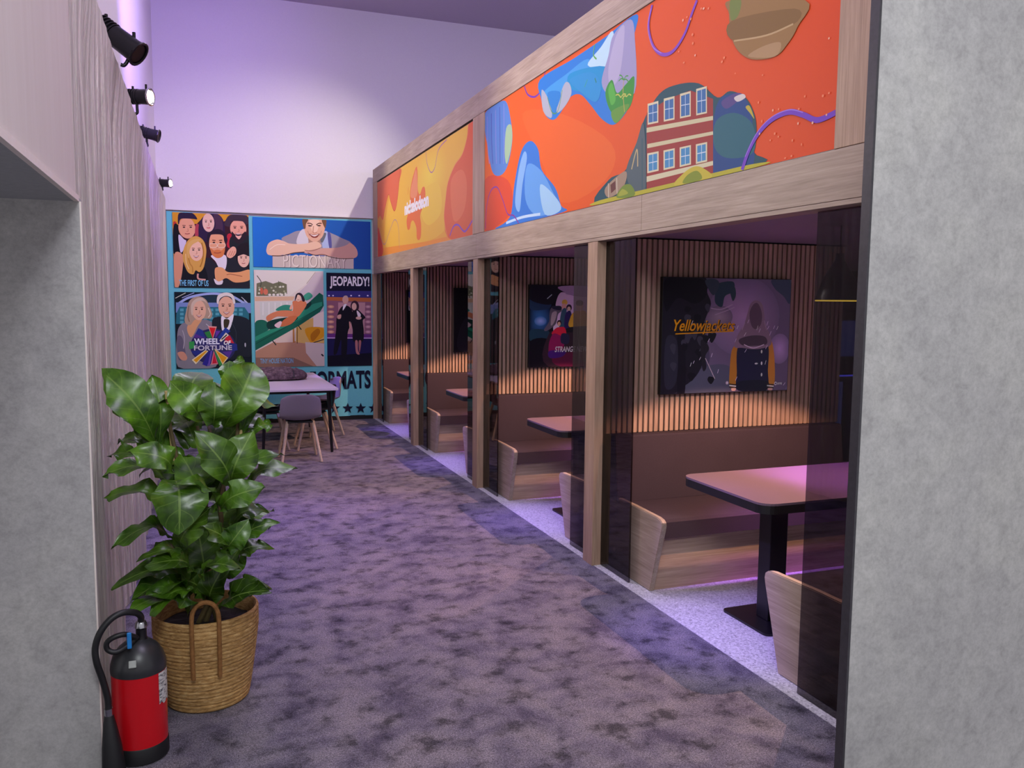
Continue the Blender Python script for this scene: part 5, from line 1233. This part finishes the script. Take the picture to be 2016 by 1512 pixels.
# ================================================================== SPOTLIGHTS ON THE LEFT WALL
def make_spot(t, d, L, r, lit, hook):
    d = Vector(d).normalized(); u, v = ring_frame(d)
    a = -d*L*.5; b = d*L*.5
    hs = obj('housing', BM(tube, [a, a+d*.01, -d*L*.1, -d*L*.1, b-d*.03, b], [r*.5, r*.72, r*.78, r*.9, r*.95, r], 20), 'black_metal', t, True)
    bm = bmesh.new()
    for k in range(5):
        q = a+d*(.02+.018*k); tube(bm, [q, q+d*.006], r*.98, 16)
    obj('cooling_fins', bm, 'black_metal', hs)
    bm = bmesh.new(); tube(bm, [b, b+d*.004], r*.8, 20); obj('lens', bm, 'lamp_white' if lit else 'black', hs)
    bm = bmesh.new(); pts = [b+(u*math.cos(2*PI*k/20)+v*math.sin(2*PI*k/20))*r*1.02+d*.006 for k in range(21)]; tube(bm, pts, r*.12, 6); obj('front_ring', bm, 'steel' if lit else 'black_metal', hs, True)
    up = Vector((0, 0, 1)); obj('knob', BM(tube, [b-d*.02+up*r*.8, b-d*.02+up*r*1.55], r*.14, 8), 'black_metal', t); obj('knob', BM(tube, [a+d*.06+up*r*.6, a+d*.06+up*r*1.3], r*.14, 8), 'black_metal', t)
    bm = bmesh.new(); tube(bm, spline(hook, 5), .009, 10); obj('mounting_arm', bm, 'black_metal', t, True)
sp = [((-.335, 4.73, 2.845), (.75, -.3, -.6), .25, .058, False, 'first black spotlight on the left wall top, largest and unlit with hooked arm'),
      ((-.325, 6.02, 2.845), (.9, -.45, -.03), .17, .05, True, 'lit black spotlight on the left wall top, second from the camera'),
      ((-.33, 7.25, 2.84), (.9, -.2, -.22), .17, .045, False, 'unlit black spotlight between two lit ones on the left wall top'),
      ((-.315, 10.05, 2.815), (.9, -.4, -.03), .17, .045, True, 'farthest lit spotlight above the turquoise banner corner')]
for i, (p, d, L, r, lit, lab) in enumerate(sp):
    t = thing('spotlight', lab, 'spotlight', p, 0, 'spotlights along the top of the left wall')
    xx = LX(p[1])-p[0]
    hook = [(.03, 0, .02), (.05, 0, -.02), (.05, -.01, -.09), (.03, -.01, -.13), (xx+.012, -.01, -.13)] if i == 0 else [(-.0, 0, -.02), (-.0, 0, -.07), (xx*.4+.002, 0, 2.745-p[2]), (xx-.012, 0, 2.734-p[2])]
    make_spot(t, d, L, r, lit, hook)
# ================================================================== LIGHTS
def light(name, typ, loc, energy, color, rot=None, target=None, **k):
    l = bpy.data.lights.new(name, typ); l.energy = energy; l.color = color
    for a, b in k.items(): setattr(l, a, b)
    o = bpy.data.objects.new(name, l); col.objects.link(o); o.location = loc
    if target: o.rotation_euler = (Vector(target)-Vector(loc)).to_track_quat('-Z', 'Y').to_euler()
    return o
EXPO = 0.14
def lights():
    wd = bpy.data.worlds.new('hall'); scene.world = wd; wd.use_nodes = True
    b = wd.node_tree.nodes['Background']; b.inputs[0].default_value = (.84, .82, .88, 1); b.inputs[1].default_value = .62
    # hall lamps under the ceiling
    for i, y in enumerate((1.8, 4.6, 7.4)):
        light('hall_lamp', 'AREA', (1.3, y, 5.1), 66, (.82, .72, 1.0), shape='RECTANGLE', size=1.6, size_y=1.0)
    light('entrance_lamp', 'AREA', (-.1, -.6, 3.5), 120, (.92, .97, 1.0), target=(.2, 3, .8), shape='RECTANGLE', size=2.0, size_y=1.0)
    # violet washes: upper left fabric, carpet behind the plant, terrazzo in front of the booths
    light('violet_wash', 'SPOT', (1.2, 6.0, 3.6), 420, (.36, .2, 1.0), target=(-.4, 8, 4.0), spot_size=1.7, spot_blend=.8, shadow_soft_size=.1)
    light('violet_floor_spot', 'SPOT', (-.1, 7.2, 2.84), 420, (.42, .22, 1.0), target=(.75, 5.4, 0), spot_size=1.0, spot_blend=.9, shadow_soft_size=.06)
    light('violet_floor_spot', 'SPOT', (1.8, 6.0, 4.6), 260, (.42, .22, 1.0), target=(.9, 8.3, 0), spot_size=.6, spot_blend=.9, shadow_soft_size=.06)
    for k in range(4):
        y = 3.2+BAY*k
        light('violet_beam', 'SPOT', (-.22, y+.6, 2.84), 850, (.34, .2, 1.0), target=(2.38, y, 0), spot_size=.34, spot_blend=1.0, shadow_soft_size=.04)
    light('violet_uplight', 'SPOT', (3.4, 5.5, 3.4), 260, (.45, .3, 1.0), target=(3.0, 7.0, 5.2), spot_size=2.4, spot_blend=1.0, shadow_soft_size=.2)
    # spotlights on the fascia and on the far wall
    light('spot_beam', 'SPOT', (-.2, 5.9, 2.84), 230, (1, .93, .82), target=(2.15, 4.6, 2.6), spot_size=1.5, spot_blend=.6, shadow_soft_size=.04)
    light('spot_beam', 'SPOT', (-.2, 9.9, 2.8), 200, (1, .9, .72), target=(2.15, 8.8, 2.6), spot_size=1.3, spot_blend=.6, shadow_soft_size=.04)
    light('wall_washer', 'SPOT', (2.9, 8.2, 4.75), 400, (1, .92, .84), target=(.8, 10.9, 2.0), spot_size=1.25, spot_blend=1.0, shadow_soft_size=.04)
    for k in range(4):
        y = 3.28+BAY*k
        light('pendant_light', 'SPOT', (2.94, y, 1.607), 140, (1, .56, .38), target=(2.94, y, 0), spot_size=2.16, spot_blend=.15, shadow_soft_size=.008)
        light('violet_downlight', 'SPOT', (3.2, y, 1.92), 420, (.6, .2, 1.0), target=(3.2, y, 0), spot_size=1.1, spot_blend=.9, shadow_soft_size=.05)
lights()
# ================================================================== CAMERA
cam = bpy.data.cameras.new('camera'); cam.sensor_width = 36; cam.lens = 36*1642.5/2016; cam.clip_start = .05
co = bpy.data.objects.new('camera', cam); col.objects.link(co)
R = ((0.935882, -0.35221, 0.008564), (-0.026355, -0.094228, -0.995202), (0.351327, 0.931165, -0.097469))
co.matrix_world = Matrix(((R[0][0], -R[1][0], -R[2][0], 0), (R[0][1], -R[1][1], -R[2][1], 0), (R[0][2], -R[1][2], -R[2][2], 1.55), (0, 0, 0, 1)))
scene.camera = co
# ------------------------------------------------------------------ bring the layout to metres
for me in bpy.data.meshes: me.transform(Matrix.Scale(S, 4))
for o in bpy.data.objects:
    o.location = o.location*S
    for m in o.modifiers:
        if m.type == 'SOLIDIFY': m.thickness *= S
vs = scene.view_settings; scene.display_settings.display_device = 'sRGB'; vs.view_transform = 'Standard'; vs.look = 'None'; vs.gamma = 1; vs.use_curve_mapping = False; vs.exposure = EXPO
